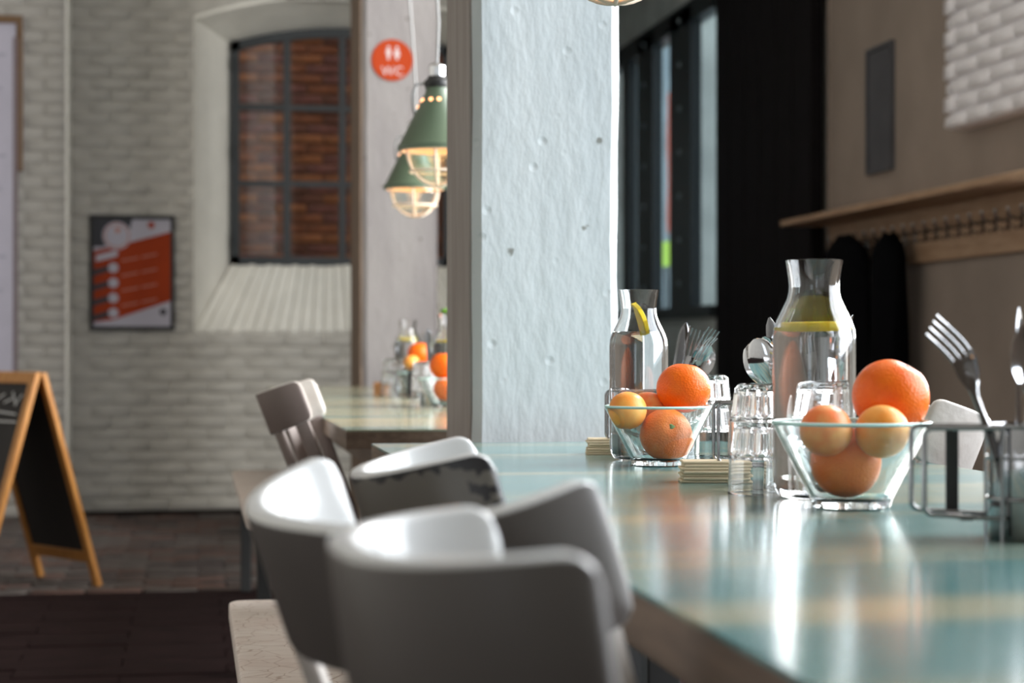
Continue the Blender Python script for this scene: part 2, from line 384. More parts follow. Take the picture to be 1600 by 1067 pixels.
# brick meshes shared between pieces
def brick_mesh(w, h, d, seed, m):
    rnd = random.Random(seed); b = MB(); b.box((-w/2, -d/2, -h/2), (w/2, d/2, h/2))
    for v in b.v: v += Vector((rnd.uniform(-.004, .004), rnd.uniform(-.003, .003), rnd.uniform(-.003, .003)))
    return b.mesh(m, bevel=.007, seg=1, smooth=1.2, name='brick')
BW, BH, BD = .211, .0615, .05
wb = [brick_mesh(BW, BH, BD, i, M['whitewash']) for i in range(6)]
wbh = [brick_mesh(BW / 2 - .005, BH, BD, 20 + i, M['whitewash']) for i in range(3)]
stuff = MB(); nb = 0
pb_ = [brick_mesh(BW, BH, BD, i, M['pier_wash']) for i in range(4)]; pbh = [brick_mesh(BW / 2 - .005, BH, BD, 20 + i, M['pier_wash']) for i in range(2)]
def put_brick(x, z, Y, parent, half=False):
    o = link('brick', random.choice((pbh if half else pb_) if parent is not wall_back else (wbh if half else wb)), parent)
    o.location = (x, Y + BD / 2 - .007 + random.uniform(-.004, .003), z); o.rotation_euler = (random.uniform(-.01, .01), random.uniform(-.006, .006), random.uniform(-.012, .012))
x_hi = at_y(560, 0, YB).x
for r in range(46):
    z = .035 + r * .0655; off = (r % 2) * .1075
    for k in range(-1, 12):
        x = xp + .105 + off + k * .215 - .1075
        if x < xp - .05: continue
        half = False
        if x - .1 < xp: continue
        if x > x_hi + .1: continue
        inwin = z > zs0 - .03 and x + .105 > xwl
        if inwin and z < zarc + .12:
            gap = xwl - (x - .105)
            if gap > .115: put_brick(xwl - .057, z, YB, wall_back, True)
            continue
        put_brick(x, z, YB, wall_back)
# pier standing proud of the wall
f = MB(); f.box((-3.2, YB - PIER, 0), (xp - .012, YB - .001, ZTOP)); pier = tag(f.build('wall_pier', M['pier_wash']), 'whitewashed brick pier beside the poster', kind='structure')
g = MB(); g.box((xp - .02, YB - PIER + .004, 0), (xp, YB - .006, ZTOP)); g.build('lit_pier_edge', M['reveal'], pier, bevel=.006)  # brighter strip: light on the pier's side put into its colour
x_lo = at_y(-30, 0, YB - PIER).x
for r in range(46):
    z = .035 + r * .0655; x = xp - .12 - (r % 2) * .05
    if r % 2: put_brick(xp - .075, z, YB - PIER, pier, True); x = xp - .075 - .158
    while x > x_lo - .1:
        put_brick(x, z, YB - PIER, pier); x -= .215

# window_1
YW = YB + .345
w1 = empty('window_1', (0, 0, 0)); tag(w1, 'arched window with dark teal bars, brick wall outside', kind='structure')
f = MB(); T = .05
f.box((xfl, YW, zs1 - .02), (xfl + T, YW + .05, zfa + .01)); f.box((xfr - T, YW, zs1 - .02), (xfr, YW + .05, zfa + .01)); f.box((xfl, YW, zs1 - .02), (xfr, YW + .05, zs1 + .035))
ao = arc_pts(xfl, xfr, zfa, rise); ai = arc_pts(xfl, xfr, zfa - .055, rise)
for i in range(14):
    f.poly_prism([ao[i], ao[i+1], ai[i+1], ai[i]], 'y', YW, YW + .05)
f.build('window_frame', M['teal_frame'], w1)
cols = [xfl + (xfr - xfl) * i / 4 for i in range(5)]
def zarch(x): u = (x - xfl) / (xfr - xfl); return zfa - .05 + rise * (1 - (2*u - 1) ** 2)
zr = [zs1 + .03, at_y(450, 287, YW).z, at_y(450, 168, YW).z]
for x in cols[1:4]:
    f = MB(); f.box((x - .02, YW + .005, zs1), (x + .02, YW + .045, zarch(x) + .01)); f.build('mullion', M['teal_frame'], w1)
for z in zr[1:]:
    f = MB(); f.box((xfl + .02, YW + .008, z - .016), (xfr - .02, YW + .042, z + .016)); f.build('glazing_bar', M['teal_frame'], w1)
for i in range(4):
    for j in range(3):
        x0, x1 = cols[i] + .02, cols[i+1] - .02; z0 = zr[j] + .012; z1 = zr[j+1] - .012 if j < 2 else None
        f = MB(); pts = [(x0, z0), (x1, z0)] + ([(x1, z1), (x0, z1)] if z1 else [(x1, zarch(x1)), ((x0+x1)/2, zarch((x0+x1)/2)), (x0, zarch(x0))])
        f.poly_prism(pts, 'y', YW + .022, YW + .028); f.build('pane', M['pane'], w1)
for z in (zs1 + .12, zfa - .12, (zs1 + zfa) / 2):
    f = MB(); f.tube([(xfl + .01, YW - .012, z - .035), (xfl + .01, YW - .012, z + .035)], .012); f.build('hinge', M['teal_frame'], w1, smooth=.8)
# brick wall outside
YE = YB + 1.9
f = MB(); f.box((-1.5, YE, 0), (1.8, YE + .2, 4.0)); ext = tag(f.build('exterior_wall', M['exterior']), 'red brick wall outside the arched window', kind='structure')
red = [mat('red_brick_%s' % n, c, .85, var=.25, vscale=14, bump=.3) for n, c in (('rust', (.36, .10, .04)), ('dark', (.23, .07, .04)), ('orange', (.44, .13, .045)), ('purple', (.28, .085, .06)))]
rb = [brick_mesh(.205, .056, .05, 40 + i, red[i % 4]) for i in range(8)]
xe0, xe1 = at_y(352, 0, YE).x, at_y(560, 0, YE).x; ze0, ze1 = at_y(400, 420, YE).z, at_y(400, 25, YE).z
r = 0; z = ze0
while z < ze1 + .06:
    x = xe0 - (r % 2) * .1075
    while x < xe1 + .1:
        o = link('brick', random.choice(rb), ext); o.location = (x, YE + .012 + random.uniform(-.004, .004), z); x += .215
    z += .0665; r += 1
stuff = MB()
for r in range(30):
    for k in range(4):
        x = xe1 + .22 + k * .215 - (r % 2) * .1; z = ze0 + r * .0665; stuff.box((x - .1, YE - .012, z - .028), (x + .1, YE + .01, z + .028))
so = stuff.build('brick_courses', red[0], ext); so['kind'] = 'stuff'

# right-hand long wall with window openings beside and behind the camera, and a glazed bay beyond the black door
def xwall(name, spans, m, x0=XR, x1=XR + .25, **k):
    f = MB()
    for (ya, yb, za, zb) in spans: f.box((x0, ya, za), (x1, yb, zb))
    return tag(f.build(name, m, **k), kind='structure')
yW0, yW1 = at_x(1116, 0, XR).y, 14.6      # glazed bay
yD0, yD1 = at_x(1297, 0, XR).y, at_x(1118, 0, XR - .09).y   # black door
zB0 = 1.12; zB1 = 3.06
wall_right = xwall('wall_right', [(-3, .45, 0, ZTOP), (.45, 3.3, 0, .95), (.45, 3.3, 4.65, ZTOP), (3.3, 3.9, 0, ZTOP), (3.9, 6.1, 0, .95), (3.9, 6.1, 4.65, ZTOP),
                   (6.1, yD0, 0, ZTOP)], M['wall_brown'])
tag(wall_right, 'brown grey plastered wall behind the coat rack')
wall_far = xwall('wall_far_side', [(yD0, yW0, 0, ZTOP), (yW0, yW1, 0, zB0), (yW0, yW1, zB1, ZTOP), (yW1, 15.3, 0, ZTOP)], M['concrete'], x0=XR + .02)
tag(wall_far, 'pale concrete wall around the glazed bay')
f = MB(); f.box((-3.4, -3.2, 0), (-3.0, -3, ZTOP)); f.box((-1.8, -3.2, 0), (XR + .3, -3, ZTOP)); f.box((-3.0, -3.2, 0), (-1.8, -3, .9)); f.box((-3.0, -3.2, 2.5), (-1.8, -3, ZTOP)); tag(f.build('wall_front', M['whitewash']), kind='structure')
f = MB(); f.box((XEND - .2, YB + .45, 0), (XEND, 15.3, ZTOP)); tag(f.build('wall_return', M['whitewash']), kind='structure')
f = MB(); f.box((XEND, 15.1, 0), (XR + .3, 15.3, ZTOP)); tag(f.build('wall_end', M['whitewash']), kind='structure')
def side_window(name, ya, yb, za, zb, n, m):
    w = empty(name, (0, 0, 0)); tag(w, kind='structure'); f = MB()
    f.box((XR + .12, ya, za), (XR + .17, ya + .06, zb)); f.box((XR + .12, yb - .06, za), (XR + .17, yb, zb)); f.box((XR + .12, ya, za), (XR + .17, yb, za + .06)); f.box((XR + .12, ya, zb - .06), (XR + .17, yb, zb))
    f.build('window_frame', m, w)
    for i in range(1, n):
        y = ya + (yb - ya) * i / n; f = MB(); f.box((XR + .125, y - .02, za), (XR + .165, y + .02, zb)); f.build('mullion', m, w)
    return w
for i, (a, b) in enumerate(((.45, 3.3), (3.9, 6.1))):
    side_window('window_%d' % (i + 3), a, b, .95, 4.65, 3, M['teal_frame'])
# glazed bay (window_2)
w2 = empty('window_2', (0, 0, 0)); tag(w2, 'dark teal riveted steel window beyond the pillar', kind='structure')
ym = [at_x(p, 0, XR).y for p in (1084, 1051, 1024, 1000, 987, 972)]
f = MB(); f.box((XR - .03, yW0 - .02, zB0 - .02), (XR + .06, ym[5] + 1.0, zB0 + .05)); f.box((XR - .02, yW0, zB1 - .1), (XR + .06, yW1, zB1 + .03)); f.build('window_frame', M['teal_frame'], w2)
f = MB(); f.box((XR - .02, ym[0], zB0), (XR + .05, ym[1], zB1)); f.build('stile', M['teal_frame'], w2)
f = MB(); f.box((XR - .02, ym[2], zB0), (XR + .05, ym[3], zB1)); f.build('stile', M['teal_frame'], w2)
f = MB(); f.box((XR - .01, ym[4] + .05, zB0), (XR + .05, ym[4] + .25, zB1)); f.build('stile', M['teal_frame'], w2)
for (ya, yb) in ((yW0, ym[0]), (ym[1], ym[2]), (ym[3], ym[4] + .05), (ym[4] + .25, yW1)):
    f = MB(); f.box((XR + .012, ya, zB0 + .05), (XR + .018, yb, zB1 - .1)); f.build('pane', M['pane'], w2)
for ya in ((ym[0] + ym[1]) / 2, (ym[2] + ym[3]) / 2):
    for i in range(7):
        f = MB(); f.lathe([(0, -.02), (.018, -.02), (.018, .01), (.012, .016), (0, .016)], 10)
        o = f.build('rivet', M['ext_grey'], w2, smooth=.6); o.location = (XR - .02, ya, zB0 + .2 + i * .28); o.rotation_euler = (0, -PI / 2, 0)
yc_ = at_x(1100, 0, XR + .45).y
f = MB(); f.box((at_y(1087, 0, yc_).x, yc_, 0), (at_y(1118, 0, yc_).x + .25, yc_ + .4, 5.0)); tag(f.build('exterior_column', M['concrete'], bevel=.01), 'pale concrete column outside the steel window', kind='structure')
f = MB(); f.box((6.6, 15.6, 0), (7.0, 36, 8)); tag(f.build('exterior_backdrop', M['ext_grey']), 'grey building across the street', kind='structure')
p0, p1 = at_x(1034, 0, XR + .25), at_x(1046, 0, XR + .95)
b = MB(); n = 12; L = []; Rr = []
za, zb_ = at_x(1040, 365, XR + .95).z, at_x(1040, 150, XR + .95).z
for i in range(n + 1):
    z = za + (zb_ - za) * i / n; w = (.35 + .65 * math.sin(PI * min(1, (i + 1.5) / n)) ** .5) + .12 * math.sin(i * 2.3)
    L.append((p0.y + (1 - w) * (p1.y - p0.y) * .8, z)); Rr.append((p1.y + .02 * math.sin(i), z))
b.poly_prism(L + Rr[::-1], 'x', XR + .93, XR + .97); bn = b.build('banner', M['orange_out']); f = MB(); f.tube([(XR + .99, (p0.y + p1.y) / 2 + .05, -.05), (XR + .99, (p0.y + p1.y) / 2 + .05, zb_ + .1)], .02); f.build('pole', M['leg_dark'], bn); tag(bn, 'orange red banner hanging outside the riveted steel window', 'banner')
b = MB(); q0, q1 = at_x(1028, 418, XR + .8), at_x(1047, 376, XR + .8); b.box((XR + .79, min(q0.y, q1.y), q0.z), (XR + .81, max(q0.y, q1.y), q1.z))
ws = b.build('warning_sign', M['green_out'], bevel=.004); f = MB(); f.tube([(XR + .82, (q0.y + q1.y) / 2, -.05), (XR + .82, (q0.y + q1.y) / 2, q1.z - .02)], .015); f.build('post', M['leg_dark'], ws)
tag(ws, 'yellow green hi-vis sign with added glow in the steel window below the banner', 'sign')

# tall black sliding door
dr = empty('door_1', (0, 0, 0)); tag(dr, 'tall black sliding door beyond the coats', kind='structure')
ny = 6
for i in range(ny):
    a = yD0 + .03 + (yD1 - yD0 - .03) * i / ny; b_ = yD0 + .03 + (yD1 - yD0 - .03) * (i + 1) / ny - .006
    f = MB(); f.box((XR - .09, a, .02), (XR - .03, b_, 3.15)); f.build('plank', M['black'], dr, bevel=.004, seg=1)
f = MB(); f.box((XR - .075, yD0 + .05, .05), (XR - .02, yD1 - .02, 3.1)); f.build('door_backing', M['black'], dr)
f = MB(); f.box((XR - .12, yD0 + .02, 3.16), (XR - .02, yD1 + .4, 3.26)); f.build('door_rail', M['black'], dr)
f = MB(); f.box((XR - .012, yD0 - .012, .9), (XR + .01, yD0 + .012, ZTOP)); o = f.build('trim_2', M['wall_brown'], bevel=.003); o['kind'] = 'structure'

# whitewashed brick upper part of the long wall
ux = XR - .10
uy0 = 6.22; uy1 = at_x(1475, 0, ux).y; uz = at_x(1475, 203, ux).z
f = MB(); f.box((ux + .02, uy0, uz), (XR - .001, uy1 - .01, ZTOP)); up = tag(f.build('wall_upper', M['white_brick']), 'bright whitewashed brickwork high on the wall above the coat rack', kind='structure')
ub = [brick_mesh(.212, .05, .0635, 60 + i, M['white_brick']) for i in range(5)]
z = uz + .03; r = 0
while z < 2.9:
    y = uy1 - .103 - (r % 2) * .09
    if r % 2:
        o = link('brick', ub[0], up); o.rotation_euler = (PI / 2, 0, PI / 2); o.scale = (.45, 1, 1); o.location = (ux + .022, uy1 - .05, z); y = uy1 - .10 - .108
    while y > uy0:
        o = link('brick', random.choice(ub), up); o.rotation_euler = (random.uniform(-.02, .02), random.uniform(-.01, .01), PI / 2); o.location = (ux + .036 + random.uniform(-.004, .003), y, z + random.uniform(-.003, .003)); y -= .215
    z += .066; r += 1

# floor pavers
pv_m = [mat('paver_%s' % n, c, .75, var=.25, vscale=15, bump=.4, bscale=30) for n, c in (('umber', (.085, .06, .052)), ('grey', (.10, .085, .078)), ('brown', (.11, .062, .05)), ('dark', (.055, .042, .04)))]
pv = [None] * 8
for i in range(8):
    b = MB(); rnd = random.Random(90 + i); b.box((-.102, -.049, -.03), (.102, .049, 0))
    for v in b.v: v += Vector((rnd.uniform(-.005, .005), rnd.uniform(-.004, .004), rnd.uniform(-.005, .005)))
    pv[i] = b.mesh(pv_m[i % 4], bevel=.008, seg=1, smooth=1.2, name='paver')
fl = bpy.data.objects['floor']; rest = MB(); npv = 0
y = 10.60; r = 0
while y > 5.5:
    x = -1.35 + (r % 2) * .105
    while x < 1.0:
        d = x * SN + y * CS; px = 800 + F * (x * CS - y * SN) / d; py = 540 + F * ZC / d
        if y > 7.42 and -30 < px < 395 and npv < 298:
            o = link('paver', random.choice(pv), fl); o.location = (x, y, 0); o.rotation_euler = (0, 0, random.uniform(-.02, .02)); npv += 1
        elif -60 < px < 470 and y > 7.42:
            rest.box((x - .1, y - .048, -.03), (x + .1, y + .048, random.uniform(-.005, .0)))
        x += .212
    y -= .106; r += 1
if rest.v:
    so = rest.build('paver_field', pv_m[0], fl); so['kind'] = 'stuff'
rest = MB(); y = 7.30; r = 0
while y > 1.0:
    x = -2.0 + (r % 2) * .3
    while x < 1.5:
        rest.box((x - .298, y - .07, -.03), (x + .298, y + .07, random.uniform(-.006, -.002))); x += .6
    y -= .143; r += 1
so = rest.build('dark_boards', M['floor'], fl); so['kind'] = 'stuff'

# pillars: painted square timbers with worn chamfers
def pillar(x0, x1, y0, y1, m, ch, seed, label):
    b = MB(); rows = 80; prof = []
    def ring(z):
        P = []
        cs = [(x0 + ch, y0), (x1 - ch, y0), (x1, y0 + ch), (x1, y1 - ch), (x1 - ch, y1), (x0 + ch, y1), (x0, y1 - ch), (x0, y0 + ch)]
        for i, (x, y) in enumerate(cs):
            nx, ny = cs[(i + 1) % 8]
            for t in ((0, .33, .66) if i in (0, 2, 4, 6) else (0, .5)):
                q = Vector((x + (nx - x) * t, y + (ny - y) * t, z))
                k = noise.noise(Vector((q.x * 9 + seed, q.y * 9, z * 6))) * .004 + noise.noise(Vector((q.x * 30 + seed, q.y * 30, z * 24))) * .002
                c = Vector(((x0 + x1) / 2, (y0 + y1) / 2, z)); dv = (q - c).normalized(); P.append(q + dv * k)
        return P
    R = [ring(-.01 + (ZTOP + .01) * i / rows) for i in range(rows + 1)]; n = len(R[0])
    b.add([v for r_ in R for v in r_], [[i*n+k, i*n+(k+1) % n, (i+1)*n+(k+1) % n, (i+1)*n+k] for i in range(rows) for k in range(n)])
    return tag(b.build('pillar', m, smooth=.5), label, kind='structure')
pA, pB = on_table(740, 3.55), on_table(977, 3.55)
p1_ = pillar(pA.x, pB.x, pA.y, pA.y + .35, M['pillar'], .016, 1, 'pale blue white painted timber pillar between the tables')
f = MB(); f.box((pA.x - .006, pA.y + .02, 0), (pA.x + .004, pA.y + .335, ZTOP)); f.build('side_face', wood('brown_grey_side', (.25, .215, .195), (.33, .295, .275), .7, 5, (6, 6, .7)), p1_, bevel=.003)  # thin board over this side, darker brown grey than the front
qA, qB = on_table(566, 8.5), on_table(687, 8.5)
p2_ = pillar(qA.x, qB.x, qA.y, qA.y + .55, M['pillar_grey'], .02, 5, 'grey white painted timber pillar carrying the round red sign')
f = MB(); f.box((qA.x - .008, qA.y + .02, 0), (qA.x + .004, qA.y + .53, ZTOP)); f.build('side_face', wood('brown_side', (.17, .115, .08), (.25, .175, .125), .7, 5, (6, 6, .7)), p2_, bevel=.003)  # thin board over this side, browner than the other faces

# ------------------------------------------------------------------ tables
def table(y0, y1, x0, x1, label, top='table'):
    t = empty('dining_table', (x0, y0, 0), 0, label, 'table')
    b = MB(); b.box((0, 0, ZT - .004), (x1 - x0, y1 - y0, ZT)); b.build('table_top', M[top], t)
    b = MB(); b.box((0, 0, ZT - .04), (x1 - x0, y1 - y0, ZT - .0045)); b.build('edge_band', M['edge_wood'], t)
    b = MB(); W, L = x1 - x0, y1 - y0
    b.box((.08, .08, ZT - .10), (.10, L - .08, ZT - .0405)); b.box((W - .10, .08, ZT - .10), (W - .08, L - .08, ZT - .0405)); b.box((.1, .08, ZT - .1), (W - .1, .1, ZT - .0405)); b.box((.1, L - .1, ZT - .1), (W - .1, L - .08, ZT - .0405))
    b.build('apron', M['edge_wood'], t)
    for (x, y) in ((.5, .12), (W - .12, .12), (.5, L - .12), (W - .12, L - .12)):
        b = MB(); b.box((x - .03, y - .03, 0), (x + .03, y + .03, ZT - .1)); b.build('leg', M['leg_dark'], t, bevel=.004)
    return t
TX0, TX1 = .3155, 1.085
table(.30, 3.42, TX0, TX1, 'long mint green lacquered dining table with bowls of oranges')
table(3.98, 8.25, TX0, TX1, 'second mint topped dining table, with tan bands, beyond the pale blue pillar', 'table_tan')

# ------------------------------------------------------------------ chairs
CS_, CW, CE, CR, CH, CZ, CK, CKP = .1237, .1523, 2.52, .2663, .1040, .8089, .0068, 2.3
def chair_curve(n):
    raw = []
    for i in range(401):
        t = -PI/2 + PI * i / 400
        raw.append((CS_ * (1 - abs(math.cos(t)) ** (2 / CE)), CW * math.copysign(abs(math.sin(t)) ** (2 / CE), math.sin(t))))
    s = [0]
    for a, b in zip(raw, raw[1:]): s.append(s[-1] + math.dist(a, b))
    L = s[-1]; out = []; j = 0
    for i in range(n):
        # denser towards the tips, where the corners are rounded
        q = i / (n - 1); q = q - .10 * math.sin(2 * PI * q) / 1.0 * .8; target = q * L
        while j < 399 and s[j + 1] < target: j += 1
        u = (target - s[j]) / max(1e-9, s[j + 1] - s[j]); out.append((raw[j][0] + (raw[j+1][0] - raw[j][0]) * u, raw[j][1] + (raw[j+1][1] - raw[j][1]) * u, target))
    return out, L
CURVE, CLEN = chair_curve(57)
TH = .016
def frame_of(rho): return Vector((math.cos(rho), 0, math.sin(rho))), Vector((-math.sin(rho), 0, math.cos(rho)))
def band_mesh(white, outer, rho, k=1):
    CV = [(x * k, y * k, s * k) for x, y, s in CURVE]; CL = CLEN * k; CHk = CH * k; CKk = CK * k; CZk = ZC - (ZC - CZ) * k
    EX, UP = frame_of(rho); b = MB(); N = len(CV); rc = .018; rings = []; dist = []
    for i, (x, y, s) in enumerate(CV):
        a = CV[max(0, i - 1)]; c = CV[min(N - 1, i + 1)]
        tx, ty = c[0] - a[0], c[1] - a[1]; l = math.hypot(tx, ty); tx /= l; ty /= l
        nin = (ty, -tx)              # inward
        e = min(s, CL - s)
        kd = CKk * abs(2 * s / CL - 1) ** CKP; h0 = (CHk - kd) / 2
        hh = h0 if e >= rc else h0 - rc + math.sqrt(max(0, rc * rc - (rc - e) ** 2))
        th = TH * (1 if e > .008 else .55 + .45 * math.sqrt(max(0, 1 - (1 - e / .008) ** 2)))
        r = min(.0042, th * .45); ring = []
        # cross-section (depth inward, height) going round
        cs = []
        for (cx_, cy_, a0) in ((th - r, hh - r, 0), (r, hh - r, 90), (r, -hh + r, 180), (th - r, -hh + r, 270)):
            for k in range(4):
                an = math.radians(a0 + k * 30); cs.append((cx_ + r * math.cos(an), cy_ + r * math.sin(an)))
        off = (TH - th) / 2
        for (dn, dh) in cs:
            ring.append(Vector((0, 0, CZk)) + EX * (x + nin[0] * (dn + off)) + Vector((0, 1, 0)) * (y + nin[1] * (dn + off)) + UP * (dh - (CHk + kd) / 2))
        dist += [min(hh - dh, e) for dn, dh in cs]
        rings.append(ring)
    n = 16; vs = [v for R in rings for v in R]; b.v = vs
    for i in range(N - 1):
        for k in range(n):
            k2 = (k + 1) % n
            b.f.append([i*n+k, i*n+k2, (i+1)*n+k2, (i+1)*n+k]); b.m.append(1 if k in (6, 7, 8) else 0)
    b.f.append(list(range(n))[::-1]); b.f.append([(N-1)*n+k for k in range(n)]); b.m += [0, 0]
    # split the outer face lengthwise so the chip mask has rows to vary over
    me = b.mesh([white, outer], smooth=.9, name='backrest')
    uv = me.uv_layers.new(name='edge')
    for p in me.polygons:
        for li in p.loop_indices: uv.data[li].uv = (dist[me.loops[li].vertex_index], 0)
    return me
def chair(loc, rz, label, outer, white, post_m, seat_m, dr=0, k=1):
    EX, UP = frame_of(CR + dr); loc = (loc[0] * k, loc[1] * k); CV = [(x * k, y * k, s * k) for x, y, s in CURVE]; CZk = ZC - (ZC - CZ) * k; W = (CW - .01) * k
    t = empty('wooden_armchair', (loc[0], loc[1], 0), rz, label, 'chair', None)
    link('backrest', band_mesh(white, outer, CR + dr, k), t)
    base_z = .465
    def post(ix, inward=.009):
        x, y, s = CV[ix]; a, c = CV[max(0, ix - 1)], CV[min(56, ix + 1)]
        tx, ty = c[0] - a[0], c[1] - a[1]; l = math.hypot(tx, ty); nin = (ty / l, -tx / l)
        top = Vector((0, 0, CZk)) + EX * (x + nin[0] * inward) + Vector((0, y + nin[1] * inward, 0)) - UP * (CH * k - .012)
        drop = (top.z - base_z) / UP.z; bot = top - UP * drop; bot.y *= .92
        side = Vector((nin[0], nin[1], 0))
        b = MB(); b.beam(top, bot, .034, .0135, side=side, w2=.028)
        b.build('back_post', post_m, t, bevel=.004, smooth=.6); return bot
    bots = [post(i) for i in (7, 18, 38, 49)]
    b = MB(); xs = bots[1].x - .03
    poly = [(xs, -W * .82), (xs + .10, -W), (xs + .24, -W * 1.05), (xs + .265, -W * .8), (xs + .265, W * .8), (xs + .24, W * 1.05), (xs + .10, W), (xs, W * .82)]
    b.poly_prism(poly, 'z', base_z - .03, base_z + .002); b.build('seat', seat_m, t, bevel=.008, smooth=.6)
    for (x, y) in ((xs + .04, -.09), (xs + .04, .09), (xs + .22, -.095), (xs + .22, .095)):
        b = MB(); ox = -.025 if x < xs + .1 else .025
        b.tube([(x, y, base_z - .03), (x + ox * .5, y * 1.06, .22), (x + ox, y * 1.12, 0)], [.017, .015, .011], 10); b.build('leg', post_m, t, smooth=.8)
    for y in (-.096, .096):
        b = MB(); b.tube([(xs + .03, y, .2), (xs + .23, y * 1.04, .2)], .008, 8); b.build('stretcher', post_m, t, smooth=.8)
    return t
chair((.0783, 1.1096), .0321, 'grey backed white wooden armchair closest to the camera at the table edge', M['grey_paint'], M['white_paint'], M['light_paint'], M['light_paint'], -.1213, .88)
chair((.0670, 1.2181), .5135, 'grey backed white wooden armchair turned askew, second along the mint table', M['grey_paint'], M['white_paint'], M['light_paint'], M['light_paint'], .1041, 1.04)
chair((.1401, 1.7502), -.091, 'white wooden armchair with chipped dark paint along its grey backrest edge', M['chipped_grey'], M['white_paint'], M['light_paint'], M['light_paint'], .0248)
chair((.1519, 4.5935), -.177, 'taupe wooden armchair with pale rims at the second table', M['brown_paint'], M['light_paint'], M['brown_paint'], M['brown_paint'], .1022)
pe = at(1478, 650, 2.84)
chair((pe.x + .1237, pe.y + .1523), PI - .12, 'pale worn wooden armchair across the table behind the wire caddy', M['light_paint'], M['light_paint'], M['light_paint'], M['light_paint'], .12)

# ------------------------------------------------------------------ benches
def bench(x0, x1, y0, y1, label):
    t = empty('bench', ((x0 + x1) / 2, (y0 + y1) / 2, 0), 0, label, 'bench', None); W, L = x1 - x0, y1 - y0
    b = MB(); n = 5; poly = []
    r = .03
    for cx_, cy_, a0 in ((W/2 - r, L/2 - r, 0), (-W/2 + r, L/2 - r, 90), (-W/2 + r, -L/2 + r, 180), (W/2 - r, -L/2 + r, 270)):
        for k in range(n): an = math.radians(a0 + 90 * k / (n - 1)); poly.append((cx_ + r * math.cos(an), cy_ + r * math.sin(an)))
    b.poly_prism(poly, 'z', .415, .45); b.build('seat', M['bench'], t, bevel=.006, smooth=.6)
    for sx in (-1, 1):
        for sy in (-1, 1):
            x, y = sx * (W/2 - .05), sy * (L/2 - .09); b = MB(); b.box((x - .02, y - .02, 0), (x + .02, y + .02, .416)); b.build('leg', M['leg_dark'], t, bevel=.003)
    b = MB(); b.box((-W/2 + .04, -L/2 + .1, .36), (-W/2 + .06, L/2 - .1, .4155)); b.build('rail', M['leg_dark'], t)
    return t
bench(.067, .36, 2.45, 3.62, 'white painted wooden bench with crackled paint beside the askew chair')
bench(.150, .44, 5.35, 7.38, 'pale pinkish bench beyond the taupe armchair near the brick wall')

# ------------------------------------------------------------------ glassware, fruit, cutlery
def support(prof, e=.0012):
    out = [prof[0]]
    for a, b in zip(prof, prof[1:]):
        l = math.dist(a, b)
        if l > 4 * e: out += [(a[0] + (b[0] - a[0]) * e / l, a[1] + (b[1] - a[1]) * e / l), (b[0] + (a[0] - b[0]) * e / l, b[1] + (a[1] - b[1]) * e / l)]
        out.append(b)
    return out
def carafe_profile(k):
    H = .272; out = [(0, 0), (.030, 0), (.040, .003), (.0455, .012), (.047, .024), (.0473, .10), (.0473, .182), (.0462, .193), (.0425, .204), (.036, .217), (.0308, .228), (.0288, .236), (.0284, .243), (.0292, .252), (.0312, .265), (.0325, .272)]
    t = .0026; inn = [(.0312, .2725), (.0292, .2655), (.0268, .252), (.0260, .243), (.0264, .236), (.0284, .2272), (.0336, .2155), (.0400, .2025), (.0437, .192), (.0447, .182), (.0447, .10), (.0444, .026), (.042, .016), (.036, .010), (.028, .008), (0, .008)]
    return [(r * k, z * k) for r, z in out + inn], k
def water_profile(k, lvl):
    inn = [(0, .0078), (.028, .0078), (.0362, .0098), (.0422, .0158), (.0446, .026), (.0449, .10), (.0449, .182), (.0439, .192), (.0402, .2025), (.0338, .2155), (.0286, .2272), (.0266, .236)]
    out = [(r, z) for r, z in inn if z < lvl]
    a = out[-1]; nx = [p for p in inn if p[1] >= lvl]
    r = a[0] if not nx else a[0] + (nx[0][0] - a[0]) * (lvl - a[1]) / (nx[0][1] - a[1])
    return [(r_ * k, z * k) for r_, z in out + [(r, lvl), (0, lvl)]]
def carafe(p, k, lvl, label):
    t = empty('water_carafe', p, 0, label, 'carafe')
    b = MB(); b.lathe(carafe_profile(k)[0], 56); b.build('carafe_glass', M['glass'], t, smooth=1.2)
    b = MB(); b.lathe(water_profile(k, lvl), 56); b.build('water', M['water'], t, smooth=.9)
    return t
def lemon_slice(loc, rot, r, label, half=True, th=.007):
    t = empty('lemon_slice', loc, 0, label, 'lemon slice'); t.rotation_euler = rot
    n = 20; pts = [(r * math.cos(PI * i / n * (1 if half else 2)), r * math.sin(PI * i / n * (1 if half else 2))) for i in range(n + (1 if half else 0))]
    b = MB(); b.poly_prism([(x * .88, y * .88 + (.001 if half else 0)) for x, y in pts], 'z', -th/2 * .9, th/2 * .9); b.build('flesh', M['lemon_flesh'], t, bevel=.0006)
    b = MB()
    m = len(pts)
    vs = []; fs = []
    for x, y in pts: vs += [(x, y, -th/2), (x, y, th/2), (x * .87, y * .87, th/2), (x * .87, y * .87, -th/2)]
    for i in range(m - (1 if half else 0)):
        j = (i + 1) % m
        for k in range(4): fs.append([i*4+k, i*4+(k+1) % 4, j*4+(k+1) % 4, j*4+k])
    if half: fs += [[0, 1, 2, 3], [(m-1)*4+3, (m-1)*4+2, (m-1)*4+1, (m-1)*4]]
    b.add(vs, fs); b.build('rind', M['lemon'], t, bevel=.0008)
    return t
